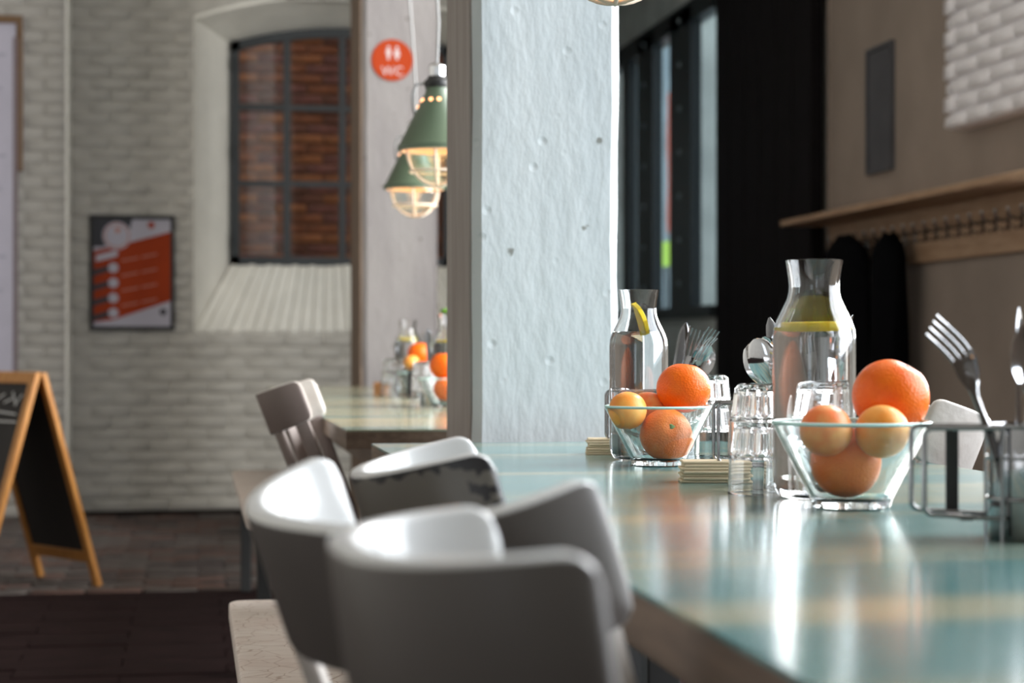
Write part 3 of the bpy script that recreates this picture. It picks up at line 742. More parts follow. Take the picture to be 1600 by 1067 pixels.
def bowl(p, rt, rb, h, label):
    b = MB(); t = .0045
    prof = [(0, 0), (rb * .80, 0), (rb * .97, .0015), (rb, .005), (rb * 1.03, .010), (rt, h - .001), (rt - .0012, h + .0005), (rt - t * .8, h - .0008), (rb * 1.02 - t, .0125), (rb * .9 - t, .0095), (0, .009)]
    b.lathe(support(prof), 72); o = b.build('glass_bowl', M['bowl_glass'], None, smooth=.7); o.location = p
    b = MB(); b.tube([((rt - .0018) * math.cos(2*PI*i/64), (rt - .0018) * math.sin(2*PI*i/64), h) for i in range(64)], .0019, 8, closed=True); b.build('rim', M['rim_glass'], o, smooth=.9)
    return tag(o, label, 'bowl')
def fruit(p, r, m, label, kind='orange', squash=.95, stem=None, tilt=(0, 0, 0), cat=None, dim=.10):
    t = empty(kind, p, 0, label, cat or kind); t.rotation_euler = tilt
    b = MB(); n = 24; prof = []; sd = random.random() * 50
    for i in range(n + 1):
        a = -PI/2 + PI * i / n; q = 1 - dim * math.exp(-((PI/2 - a) / .28) ** 2) - dim * .5 * math.exp(-((PI/2 + a) / .25) ** 2)
        prof.append((max(0, r * math.cos(a)) if 0 < i < n else 0, r * math.sin(a) * squash * q))
    b.lathe(prof, 36)
    for v in b.v: v *= 1 + .018 * noise.noise(v * (1.3 / r) + Vector((sd, 0, 0)))
    b.build('peel', m, t, smooth=3)
    if stem:
        zt = r * squash * (1 - dim); b = MB(); b.lathe([(0, -.004), (.0035, -.003), (.004, .0005), (.0022, .0016), (0, .0016)], 8, wob=lambda th, z, r_: 1 + .25 * math.cos(5 * th)); o = b.build('stem', stem, t, smooth=.8); o.location = (0, 0, zt)
    return t
def tumbler_mesh():
    b = MB(); n = 112; NF = 14
    def wob(th, z, r): 
        if r > .0300 and .046 < z < .082 and r > .0302 + (.086 - z) * .085: return 1 + .15 * (abs(math.cos(th * NF / 2)) - .62)
        if .0255 < r <= .0342 and .048 < z < .0735: return 1 + .07 * (abs(math.sin(th * NF / 2)) - .6)
        return 1
    prof = [(0, .086), (.026, .086), (.0300, .0845), (.0318, .0805), (.0330, .074), (.0352, .056), (.0362, .0475), (.0368, .0455), (.0395, .0440), (.0400, .042), (.0408, .022), (.0418, .0), (.0405, -.0002),
            (.0396, .0015), (.0386, .022), (.0378, .041), (.0345, .0445), (.0330, .05), (.0302, .072), (.0285, .0765), (.024, .0785), (0, .079)]
    b.lathe(support(prof, .0006), n, wob=wob); return b.mesh(M['glass'], smooth=.8, name='tumbler')
TUM = tumbler_mesh()
def tumbler(p, z, rot, label, group=None):
    o = link('tumbler', TUM); o.location = (p[0], p[1], z); o.rotation_euler = (0, 0, rot); return tag(o, label, 'glass', group)
def loft(b, st, nc=9):
    # st: (z, y, halfwidth, thickness, cup) sections; closed ends
    rows = []
    for (z, y, w, t, cup) in st:
        top = []; bot = []
        for i in range(nc):
            u = -1 + 2 * i / (nc - 1); c = cup * (u * u); tt = t * (math.sqrt(max(0, 1 - u ** 4)) * .85 + .15)
            top.append(Vector((u * w, y + c + tt / 2, z))); bot.append(Vector((u * w, y + c - tt / 2, z)))
        rows.append(top + bot[::-1])
    n = 2 * nc; vs = [v for r in rows for v in r]; fs = []
    for i in range(len(rows) - 1):
        for k in range(n): fs.append([i*n+k, i*n+(k+1) % n, (i+1)*n+(k+1) % n, (i+1)*n+k])
    fs += [list(range(n))[::-1], [(len(rows)-1)*n+k for k in range(n)]]
    b.add(vs, fs)
HANDLE = [(0, 0, .0085, .0022, 0), (.004, 0, .0100, .0024, 0), (.05, 0, .0085, .0028, 0), (.09, .001, .0050, .0032, 0), (.115, .003, .0034, .0036, 0), (.125, .0035, .0034, .0034, 0)]
def spoon_mesh():
    b = MB(); st = list(HANDLE)
    for i in range(1, 15):
        u = i / 14; w = .0035 + .0175 * math.sin(PI * min(1, u * .93 + .02)) ** .75 if u < 1 else .003
        st.append((.128 + .062 * u, .0035 - .004 * math.sin(PI * u) + .003 * u, w, .0016, .006 * math.sin(PI * min(1, u)) ** .7))
    loft(b, st); return b.mesh(M['chrome'], smooth=1.0, name='spoon')
def fork_mesh(bend=1.0):
    b = MB(); st = list(HANDLE)
    for (z, y, w) in ((.130, .0035, .0045), (.137, .002, .0085), (.143, .001, .0112), (.150, .0012, .0122), (.157, .002, .0124)): st.append((z, y * bend, w, .0019, .0012))
    loft(b, st)
    for k in range(4):
        x = -.0100 + k * .00667
        st2 = []
        for i in range(8):
            u = i / 7; st2.append((.155 + .046 * u, (.002 + .013 * u * u) * bend, .00175 * (1 - .4 * u), .0018 * (1 - .3 * u), 0))
        n0 = len(b.v); loft(b, st2, 5)
        for v in b.v[n0:]: v.x += x * (1 + .0 * v.z)
    return b.mesh(M['steel'], smooth=1.0, name='fork')
def knife_mesh():
    b = MB(); st = [(0, 0, .0085, .006, 0), (.005, 0, .0095, .0065, 0), (.07, 0, .0085, .006, 0), (.085, 0, .0075, .004, 0)]
    for i in range(1, 13):
        u = i / 12; st.append((.088 + .115 * u, 0, .0095 * (1 if u < .7 else math.sqrt(max(.02, 1 - ((u - .7) / .3) ** 2))), .0016, 0))
    loft(b, st); return b.mesh(M['steel'], smooth=1.0, name='knife')
SPOON, FORK, KNIFE = spoon_mesh(), fork_mesh(), knife_mesh()
def orient(o, base, top, face):
    z = (Vector(top) - Vector(base)).normalized(); y = Vector(face); y = (y - z * y.dot(z)).normalized(); x = y.cross(z)
    o.matrix_world = Matrix(((x.x, y.x, z.x, base[0]), (x.y, y.y, z.y, base[1]), (x.z, y.z, z.z, base[2]), (0, 0, 0, 1)))
def cutlery(me, kind, base, top, face, label, m=None):
    o = link(kind, me); orient(o, base, top, face); return tag(o, label, kind)
FWD = Vector((SN, CS, 0)); RT = Vector((CS, -SN, 0)); ZUP = Vector((0, 0, 1))
def caddy(p, label, rz=None, loop=.066):
    # metal can with two wire rings and, beside it, a wire loop that holds the napkins
    t = empty('cutlery_caddy', p, -PSI if rz is None else rz, label, 'caddy'); R = .0425; H = .104
    b = MB(); b.lathe([(0, .0), (R - .002, 0), (R, .002), (R, H - .002), (R - .0006, H), (R - .0016, H - .002), (R - .0016, .004), (0, .004)], 40); b.build('can', M['steel'], t, smooth=.8)
    for z in (.037, .074, .102):
        b = MB(); b.tube([((R + .0016) * math.cos(2*PI*i/32), (R + .0016) * math.sin(2*PI*i/32), z) for i in range(32)], .0016, 6, closed=True); b.build('wire_ring', M['wire'], t, smooth=.9)
    for y in (-.028, .028):
        x0 = -R - loop; x1 = -math.sqrt((R + .0016) ** 2 - y * y); z0, z1 = .024, .101; r = .008; pts = [(x1, y, z1)]
        for k in range(6): a = PI/2 + PI/2 * k / 5; pts.append((x0 + r + r * math.cos(a), y, z1 - r + r * math.sin(a)))
        for k in range(6): a = PI + PI/2 * k / 5; pts.append((x0 + r + r * math.cos(a), y, z0 + r + r * math.sin(a)))
        pts.append((x1, y, z0 - .004)); b = MB(); b.tube(pts, .0023, 8); b.build('wire_loop', M['wire'], t, smooth=.9)
    b = MB(); b.box((-R - loop * .50, .0292, .022), (-R - loop * .50 + .012, .0312, .099)); b.box((-R - loop * .50, -.03, .019), (-R - loop * .50 + .012, .0312, .0215)); b.build('strap', M['dark_metal'], t, bevel=.0006, seg=1)
    for y in (-.030, .030):
        b = MB(); b.tube([(-R - .001 + .006, y, .0), (-R - .001 + .006, y, .103)], .0018, 6); b.build('upright', M['wire'], t, smooth=.9)
    return t
def napkins(p, w, d, h, label, rz=-PSI, m=None, name='napkin_stack', part='napkin'):
    t = empty(name, p, rz, label, 'napkins')
    n = 7
    for i in range(n):
        b = MB(); j = .0025; b.box((-w/2 + random.uniform(-j, j), -d/2 + random.uniform(-j, j), h * i / n), (w/2 + random.uniform(-j, j), d/2 + random.uniform(-j, j), h * (i + .93) / n)); b.build(part, m or M['napkin'], t, bevel=.0012, seg=1)
    return t

# --- the near group of things on the mint table
DB = 2.07
bowl(on_table(1330, DB), .0855, .043, .092, 'larger greenish glass bowl holding two oranges and two plums')
def fp(px, py, d): return at(px, py, d)
fruit(fp(1392, 620, DB + .034), .0425, M['orange'], 'large bright orange perched high on the near glass bowl', stem=M['stem_brown'], tilt=(.25, .45, 0), squash=.97)
fruit(fp(1322, 723, DB + .008), .0385, M['orange_pale'], 'orange at the bottom of the near glass bowl under two plums', tilt=(.6, -.3, 0))
fruit(fp(1291, 672, DB - .026), .0280, M['plum_red'], 'blushed red and yellow plum in the near bowl beside the carafe', 'plum', .98, tilt=(.3, .4, 0), dim=.03)
fruit(fp(1378, 674, DB - .028), .0288, M['plum'], 'yellow speckled plum in the near bowl below the high orange', 'plum', .96, tilt=(.2, -.7, .5), dim=.05)
cp = on_table(1272, 2.20)
carafe(cp, 1.0, .195, 'larger full glass water carafe with a flat floating lemon slice')
lemon_slice((cp.x, cp.y, ZT + .1965), (.03, -.02, PI - PSI + PI), .0375, 'flat lemon slice floating on water in the nearer carafe', half=False, th=.011)
tA, tB = on_table(1192, 2.275), on_table(1246, 2.365)
tumbler(tA, ZT, .1, 'fluted tumbler upside down, bottom of the stack beside the caddy loop')
tumbler(tA, ZT + .0438, .35, 'fluted tumbler upside down, topmost of the stack beside the caddy loop')
tumbler(tB, ZT, .2, 'fluted tumbler upside down, bottom of the stack behind the near carafe')
tumbler(tB, ZT + .0438, .5, 'fluted tumbler upside down, topmost of the stack behind the near carafe')
k1 = on_table(1255, 2.475)
caddy(k1, 'steel can caddy with wire loop behind the tumblers, spoons inside', loop=.070)
npn = at(1116, 540, 2.46); npn.z = ZT
napkins(npn, .085, .05, .028, 'tan paper napkin stack under the wire loop beside the tumblers')
def in_can(kp, dx, dy): return Vector((kp.x, kp.y, ZT + .006)) + RT * dx + FWD * dy
def cut(me, kind, kp, dx, dy, px, py, d, face, label, L):
    top = at(px, py, d); base = in_can(kp, dx, dy); u = (top - base).normalized(); base2 = top - u * L
    if base2.z < ZT + .006:
        pass
    return cutlery(me, kind, base2 if base2.z > ZT + .005 else base2 + u * ((ZT + .006 - base2.z) / u.z), top, face, label)
cut(SPOON, 'spoon', k1, .012, -.012, 1176, 538, 2.475, FWD - RT * .25, 'copper toned spoon leaning furthest out behind the tumbler stack', .190)
cut(SPOON, 'spoon', k1, .004, -.020, 1186, 552, 2.450, FWD + RT * .5, 'shorter steel spoon just above the tumbler rims', .190)
cut(SPOON, 'spoon', k1, .012, .012, 1206, 545, 2.50, -FWD * .5 - RT, 'spoon edge on between the other spoons and carafe', .190)
cut(KNIFE, 'knife', k1, .0, .018, 1202, 496, 2.49, -FWD - RT * .5, 'upright table knife rising above the spoons beside the carafe', .203)
cut(FORK, 'fork', k1, -.004, -.010, 1218, 515, 2.46, -FWD + RT * .9, 'fork half hidden by the near carafe shoulder', .201)
cut(KNIFE, 'knife', k1, -.022, .006, 1333, 492, 2.49, -FWD * .6 + RT, 'knife tip showing past the near carafe shoulder', .203)
cut(FORK, 'fork', k1, -.010, -.004, 1290, 520, 2.50, -FWD, 'fork seen through the water of the near carafe', .201)

# --- the second group
DB2 = 2.80
bowl(on_table(1029, DB2), .0790, .040, .086, 'smaller glass bowl farther along, with oranges and mandarins')
fruit(at(1068, 607, DB2 + .028), .0402, M['orange'], 'bright orange on top of the farther glass bowl', squash=.94, tilt=(-.1, .15, 0))
fruit(at(1041, 679, DB2 - .012), .0380, M['orange_pale'], 'pale orange with a green star stem in the farther bowl', stem=M['stem'], tilt=(1.15, .05, 0))
fruit(at(981, 641, DB2 - .018), .0278, M['plum'], 'small yellow plum at the rim of the farther bowl', 'plum', .98, tilt=(.2, .2, 0), dim=.04)
fruit(at(1012, 639, DB2 + .040), .0265, M['plum_red'], 'plum tucked behind the others in the farther bowl', 'plum', .98, dim=.04)
cp2 = on_table(998, 2.94)
carafe(cp2, .955, .205, 'glass water carafe with a lemon wedge standing in its neck')
lw = at(997, 500, 2.935)
lwo = lemon_slice(lw, (0, 0, 0), .0275, 'lemon wedge standing in the neck of the farther carafe', half=True)
lz = (RT * .93 + FWD * .30 + ZUP * .36).normalized(); lx = (ZUP - lz * ZUP.dot(lz) - FWD * .2).normalized(); lx = (lx - lz * lx.dot(lz)).normalized(); ly = lz.cross(lx)
lwo.matrix_world = Matrix(((lx.x, ly.x, lz.x, lw.x), (lx.y, ly.y, lz.y, lw.y), (lx.z, ly.z, lz.z, lw.z), (0, 0, 0, 1)))
tC = on_table(1104, 3.0)
tumbler(tC, ZT, .1, 'fluted tumbler upside down, bottom of the stack behind the farther bowl')
tumbler(tC, ZT + .0438, .3, 'fluted tumbler upside down, topmost of the stack behind the farther bowl')
k2 = on_table(1051, 3.10)
caddy(k2, 'steel can caddy with wire loop behind the farther carafe', loop=.064)
np2 = at(946, 540, 3.09); np2.z = ZT
napkins(np2, .06, .05, .026, 'tan napkin stack at the foot of the pale blue pillar')
cut(KNIFE, 'knife', k2, -.015, -.01, 1072, 504, 3.10, -FWD + RT * .2, 'broad knife leaning out behind the farther carafe, copper reflection', .203)
cut(KNIFE, 'knife', k2, -.006, -.016, 1078, 512, 3.08, RT - FWD * .25, 'dark edge on knife against the broad leaning knife', .203)
cut(FORK, 'fork', k2, -.022, .01, 1110, 512, 3.10, -FWD + RT * .4, 'fork with its tines raised highest behind the top orange', .201)
cut(FORK, 'fork', k2, -.018, -.008, 1099, 536, 3.07, -FWD * .8 + RT, 'lower fork fanned out just behind the top orange', .201)
cut(SPOON, 'spoon', k2, -.024, .0, 1103, 548, 3.12, -FWD + RT * .3, 'spoon bowl peeping above the top orange', .190)
cut(FORK, 'fork', k2, -.01, .016, 1086, 530, 3.13, -FWD, 'fork between the leaning knives and the raised fork', .201)

# --- the wire caddy closest to the camera, cut by the frame
k3 = on_table(1618, 1.735)
caddy(k3, 'steel can caddy with an empty wire loop, fork and dark knife inside', loop=.064)
fm = fork_mesh(1.0)
# this fork is bent: its vertices follow a curved centre line
FC = [(0, (1602, 835)), (.06, (1572, 745)), (.105, (1539, 664)), (.125, (1522, 622)), (.138, (1514, 594)), (.150, (1509, 567)), (.163, (1494, 546)), (.180, (1475, 529)), (.201, (1447, 510))]
def fc(z):
    for (za, a), (zb, b) in zip(FC, FC[1:]):
        if z <= zb or zb == .201:
            u = (z - za) / (zb - za); return at(a[0] + (b[0] - a[0]) * u, a[1] + (b[1] - a[1]) * u, 1.715)
for v in fm.vertices:
    z = v.co.z; T = (sum((fc(min(.201, z + q)) for q in (.006, .012)), Vector()) - sum((fc(max(0, z - q)) for q in (.006, .012)), Vector())).normalized()
    P = sum((fc(min(.201, max(0, z + q))) for q in (-.006, 0, .006)), Vector()) / 3
    Wd = (T.cross(FWD).normalized() * .88 - FWD * .42).normalized(); N = T.cross(Wd).normalized()
    v.co = P + Wd * v.co.x * 1.12 + N * v.co.y * .5
o_ = fc(0); 
for v in fm.vertices: v.co -= o_
fk = link('fork', fm); fk.location = o_; tag(fk, 'shiny fork bending out of the near steel can', 'fork')
cut(KNIFE, 'knife', k3, -.012, .012, 1592, 500, 1.75, RT * .9 - FWD * .5, 'dark upright knife in the near steel can', .203)
cut(SPOON, 'spoon', k3, -.01, -.02, 1606, 615, 1.71, -FWD + RT * .3, 'copper tinted spoon in the near steel can beside the knife', .190)

# --- blurred groups on the second table
d3, d4 = 5.55, 6.75
cp3 = on_table(701, d3); carafe(cp3, .97, .19, 'blurred water carafe with green wedge at the pillar edge')
b = MB(); b.lathe([(0, -.008), (.012, -.006), (.017, 0), (.012, .007), (0, .009)], 14); o = b.build('lime_wedge', M['lime'], smooth=.9); o.location = (cp3.x - .008, cp3.y, ZT + .2735); tag(o, 'green lime wedge on the rim of the carafe at the pillar', 'lime')
lemon_slice((cp3.x, cp3.y, ZT + .187), (.0, .02, 0), .036, 'lemon slice floating in the carafe at the pillar edge', half=False)
bowl(on_table(697, d3 - .17), .079, .040, .082, 'blurred glass bowl with red oranges at the pillar edge')
fruit(at(693, 572, d3 - .17), .040, M['orange'], 'blurred red orange on top of the bowl at the pillar edge')
fruit(at(697, 607, d3 - .18), .036, M['orange'], 'blurred orange low in the bowl at the pillar edge')
k4 = on_table(676, d3 + .14); caddy(k4, 'blurred cutlery can on the second table nearer the pillar')
cut(KNIFE, 'knife', k4, .0, 0, 669, 513, d3 + .14, -FWD, 'dark knife leaning from the can near the pillar', .203)
cut(SPOON, 'spoon', k4, .01, -.01, 684, 527, d3 + .13, -FWD, 'spoon in the can near the pillar', .190)
t3 = on_table(664, d3 - .06)
tumbler(t3, ZT, .1, 'upturned tumbler on the second table, bottom of the stack near the pillar'); tumbler(t3, ZT + .0438, .3, 'upturned tumbler on the second table, topmost of the stack near the pillar')
cp4 = on_table(637, d4); carafe(cp4, .97, .20, 'blurred water carafe with orange slice on the second table')
lemon_slice((cp4.x, cp4.y, ZT + .197), (.1, .0, 0), .034, 'citrus slice floating in the carafe farthest along the second table', half=False)
bowl(on_table(655, d4 - .19), .079, .040, .082, 'blurred glass bowl with fruit beside the farthest carafe')
fruit(at(655, 552, d4 - .17), .040, M['orange'], 'blurred orange on the farthest bowl')
fruit(at(660, 578, d4 - .22), .036, M['orange_pale'], 'blurred orange low in the farthest bowl')
fruit(at(643, 566, d4 - .21), .027, M['plum'], 'blurred yellow plum in the farthest bowl', 'plum')
t4 = on_table(614, d4 - .12)
tumbler(t4, ZT, .1, 'upturned tumbler beside the tan block, bottom of the far stack'); tumbler(t4, ZT + .0438, .3, 'upturned tumbler beside the tan block, topmost of the far stack')
k5 = on_table(655, d4 + .16); caddy(k5, 'blurred cutlery can behind the farthest bowl')
cut(FORK, 'fork', k5, .0, 0, 663, 520, d4 + .16, -FWD, 'fork in the can behind the farthest bowl', .201)
nb_ = on_table(596, d4 + .05); napkins(nb_, .052, .05, .046, 'tan orange napkin block on the second table', m=M['cork'])

# ------------------------------------------------------------------ pendant lamps
def lamp(p, label, group=None):
    # p: centre of the shade's rim
    t = empty('pendant_lamp', p, 0, label, 'lamp')
    b = MB(); b.lathe([(.098, .0), (.101, .0), (.101, .012), (.095, .018), (.030, .150), (.030, .165), (0, .165), (0, .162), (.027, .162), (.027, .150), (.092, .017), (.098, .010), (.098, 0)], 48); b.build('shade', M['mint'], t, smooth=.6)
    b = MB(); b.lathe([(.0965, .003), (.0965, .011), (.0900, .0175), (.0255, .149), (0, .150), (0, .149), (.0250, .147), (.0885, .0175), (.0950, .0105), (.0950, .003), (.0965, .003)], 48); b.build('shade_lining', M['inner_white'], t, smooth=.6)
    b = MB(); prof = []
    for i in range(13): a = PI/2 * i / 12; prof.append((.078 * math.cos(a) if i < 12 else 0, -.082 * math.sin(a)))
    prof2 = [(r * .97, z * .97) for r, z in prof[::-1]]; b.lathe([(p_[0], p_[1]) for p_ in prof] + prof2 + [prof[0]], 40); b.build('globe', M['pane'], t, smooth=.9)
    b = MB(); b.lathe([(0, .020), (.018, .024), (.030, .040), (.030, .058), (.020, .083), (.013, .103), (0, .108)], 24); b.build('bulb', M['bulb'], t, smooth=1)
    for k in range(3):
        a = PI * k / 3 + .35; pts = [(.086 * math.cos(PI * i / 20) * math.cos(a), .086 * math.cos(PI * i / 20) * math.sin(a), .002 - .090 * math.sin(PI * i / 20)) for i in range(21)]
        b = MB(); b.tube(pts, .0036, 8); b.build('guard_wire', M['cage'], t, smooth=.9)
    for (r, z) in ((.092, .001), (.070, -.053)):
        b = MB(); b.tube([(r * math.cos(2*PI*i/36), r * math.sin(2*PI*i/36), z) for i in range(36)], .0034, 6, closed=True); b.build('guard_ring', M['cage'], t, smooth=.9)
    b = MB(); b.lathe([(0, .160), (.030, .160), (.033, .166), (.033, .178), (.024, .186), (.024, .190), (0, .190)], 28); b.build('collar', M['socket'], t, smooth=.6)
    b = MB(); b.lathe([(0, .189), (.021, .189), (.022, .194), (.022, .216), (.016, .222), (.006, .226), (0, .226)], 28); b.build('socket_cap', M['chrome'], t, smooth=.6)
    b = MB(); b.tube([(-.028, 0, .172), (-.055, 0, .168), (-.064, 0, .140), (-.060, 0, .10), (-.052, 0, .085)], .004, 8); b.build('conduit', M['cable'], t, smooth=.9)
    for (a, h) in ((3.5, .128), (4.2, .128), (3.15, .112), (4.7, .128), (2.8, .128)):  # glowing discs stand in for bulb light leaking through the vents
        r = .030 + (.150 - h) / .132 * .065 + .0012; b = MB(); b.lathe([(0, -.0015), (.005, -.0015), (.005, .0010), (0, .0015)], 10); o = b.build('vent_glow_disc', M['vent_glow'], t); o.location = (r * math.cos(a), r * math.sin(a), h); o.rotation_euler = (0, PI/2 - .45, a)
    b = MB(); top = ZTOP - p.z; b.tube([(0, 0, .225), (.004, .0, .33), (-.006, .01, .50), (-.030, .02, .80), (-.02, .02, top * .7), (0, 0, top)], .0035, 8); b.build('cable', M['cable'], t, smooth=.9)
    d = bpy.data.lights.new('lamp_glow', 'POINT'); d.energy = .36; d.color = (1, .48, .20); d.shadow_soft_size = .03
    o = bpy.data.objects.new('lamp_glow', d); COL.objects.link(o); o.parent = t; o.location = (0, 0, .004)
    return t
lamp(at(683, 236, 4.9), 'mint green caged pendant lamp half hidden by the pale blue pillar')
lamp(at(648, 296, 6.2), 'mint green caged pendant lamp hanging lower and farther off')
lamp(at(962, 5, 2.60) + Vector((0, 0, .088)), 'caged pendant lamp whose glowing guard just dips into the top of frame')

# ------------------------------------------------------------------ poster, sign, notice board
pa, pb = at_y(140, 516, YB - .02), at_y(273, 337, YB - .02)
pw, ph = pb.x - pa.x, pb.z - pa.z
pt = empty('framed_poster', ((pa.x + pb.x) / 2, YB - .02, (pa.z + pb.z) / 2), 0, 'black framed orange and white poster on the whitewashed brick wall', 'poster')
fw = .022
for (a, b_) in (((-pw/2, -ph/2), (-pw/2 + fw, ph/2)), ((pw/2 - fw, -ph/2), (pw/2, ph/2)), ((-pw/2 + fw, -ph/2), (pw/2 - fw, -ph/2 + fw)), ((-pw/2 + fw, ph/2 - fw), (pw/2 - fw, ph/2))):
    b = MB(); b.box((a[0], -.014, a[1]), (b_[0], .012, b_[1])); b.build('frame_bar', M['frame_black'], pt, bevel=.002)
b = MB(); b.box((-pw/2 + fw * .8, -.004, -ph/2 + fw * .8), (pw/2 - fw * .8, .004, ph/2 - fw * .8)); b.build('paper', M['poster_white'], pt)
IW, IH = pw - 2 * fw, ph - 2 * fw
def pu(u, v): return (-IW/2 + IW * u, -IH/2 + IH * v)          # u,v in 0..1 inside the frame
def flat(name, pts, m, lay): b = MB(); b.poly_prism([pu(*p) for p in pts], 'y', -.004 - lay * .0006, -.0039 - (lay - 1) * .0006); return b.build(name, m, pt)
def disc(name, u, v, r, m, lay, sx=1): return flat(name, [(u + r * sx * math.cos(2*PI*i/24), v + r * IW / IH * math.sin(2*PI*i/24)) for i in range(24)], m, lay)
flat('dark_print', [(0, .74), (.10, .74), (.44, .80), (.50, 1), (0, 1)], M['poster_dark'], 1)
flat('orange_print', [(.02, .04), (.25, .06), (1, .24), (1, .885), (.45, .78), (.0, .70), (.0, .04)], M['poster_orange'], 1)
disc('emblem', .30, .845, .185, M['poster_white'], 2); disc('emblem_ring', .30, .845, .165, M['poster_line'], 3); disc('emblem_centre', .30, .845, .150, M['poster_white'], 4); disc('emblem_mark', .31, .895, .035, M['poster_line'], 5)
disc('red_dot', .745, .945, .045, M['poster_orange'], 2); disc('round_seal', .90, .135, .045, M['poster_dark'], 2)
flat('pale_tab', [(.03, .60), (.30, .65), (.32, .68), (.29, .71), (.03, .66)], M['poster_white'], 2)
for v in (.545, .405, .265, .125):
    flat('photo_strip', [(0, v - .075), (.26, v - .02), (.26, v + .035), (0, v - .02)], M['poster_dark'], 2); disc('round_photo', .255, v + .0, .065, M['poster_white'], 3)
    for k, (u0, u1) in enumerate(((.36, .58), (.62, .82))):
        flat('text_line', [(u0, v + .05 + .14 * (u0 - .3)), (u1, v + .05 + .14 * (u1 - .3)), (u1, v + .065 + .14 * (u1 - .3)), (u0, v + .065 + .14 * (u0 - .3))], M['poster_line'], 2)
# round sign
sy = qA.y - .006; sp = at_y(613, 94, sy); rs = 32.5 / F * (sp.x * SN + sp.y * CS)
st = empty('round_sign', (sp.x, sy, sp.z), 0, 'round orange red WC sign on the grey white pillar', 'sign')
b = MB(); b.lathe([(0, 0), (rs - .002, 0), (rs, .001), (rs, .007), (rs - .001, .008), (0, .008)], 48); o = b.build('disc', M['sign_red'], st, smooth=.6); o.rotation_euler = (PI/2, 0, 0); o.location = (0, .004, 0)
def sflat(name, pts, m): b = MB(); b.poly_prism([(u * rs, v * rs) for u, v in pts], 'y', -.0055, -.0038); return b.build(name, m, st)
for cx_, skirt in ((-.19, 0), (.22, 1)):
    hd = [(cx_ + .075 * math.cos(2*PI*i/16), .60 + .075 * math.sin(2*PI*i/16)) for i in range(16)]; sflat('figure_head', hd, M['sign_white'])
    body = [(-.11, .50), (.11, .50), (.13, .28), (.07, .28), (.06, .02), (-.06, .02), (-.07, .28), (-.13, .28)] if not skirt else [(-.09, .50), (.09, .50), (.16, .20), (.07, .20), (.06, .02), (-.06, .02), (-.07, .20), (-.16, .20)]
    sflat('figure_body', [(cx_ + u, v) for u, v in body], M['sign_white'])
def text(name, s, size, loc, m, parent, rot=(PI/2, 0, 0), ext=.0008):
    c = bpy.data.curves.new(name, 'FONT'); c.body = s; c.size = size; c.align_x = 'CENTER'; c.align_y = 'CENTER'; c.extrude = ext
    o = bpy.data.objects.new(name, c); COL.objects.link(o); o.data.materials.append(m); o.parent = parent; o.location = loc; o.rotation_euler = rot
    bpy.context.view_layer.update(); me = bpy.data.meshes.new_from_object(o.evaluated_get(bpy.context.evaluated_depsgraph_get())); bpy.data.objects.remove(o)
    o = link(name, me, parent); o.location = loc; o.rotation_euler = rot; return o
text('lettering', 'WC', rs * .62, (0, -.0048, -rs * .55), M['sign_white'], st)
# notice board on the pier
yn = YB - PIER - .03
a0, a1 = at_y(-150, 265, yn), at_y(36, 25, yn)
nt_ = empty('notice_board', (a1.x, yn, a0.z), 0, 'brown wooden framed notice board on the brick pier', 'notice board')
w, h = a1.x - a0.x, a1.z - a0.z; fb = .032
b = MB(); b.box((-w, -.0, 0), (0, .018, h)); b.build('backing', M['notice'], nt_)
b = MB(); b.box((-fb, -.016, 0), (0, -.0005, h)); b.build('frame_bar', M['frame_wood'], nt_, bevel=.003)
b = MB(); b.box((-w, -.016, h - fb * 1.3), (-fb, -.0005, h)); b.build('frame_bar', M['frame_wood'], nt_, bevel=.003)
b = MB(); b.box((-w, -.016, 0), (-w + fb, -.0005, h - fb * 1.3)); b.build('frame_bar', M['frame_wood'], nt_, bevel=.003)
c0, c1 = at_y(-150, 600, yn - .03), at_y(24, 46, yn - .03)
sh = empty('paper_sheet', (c1.x, yn - .022, c0.z), 0, 'long lavender white printed sheet hanging from the notice board', 'poster')
w, h = c1.x - c0.x, c1.z - c0.z
b = MB(); b.box((-w, -.002, 0), (0, .002, h)); b.build('sheet', M['notice'], sh)
for i in range(9):
    z = h * (.93 - .095 * i); b = MB(); b.box((-w * .75, -.003, z - .012), (-.05 - .02 * (i % 3), -.0018, z + .006)); b.build('text_line', M['notice_print'], sh)
b = MB(); b.box((-.012, -.006, -.01), (.012, .0, h * .98)); b.build('edge_shade', mat('mauve_shade', (.16, .12, .13), .5), sh, bevel=.003)  # dark strip stands in for shade along the sheet's edge

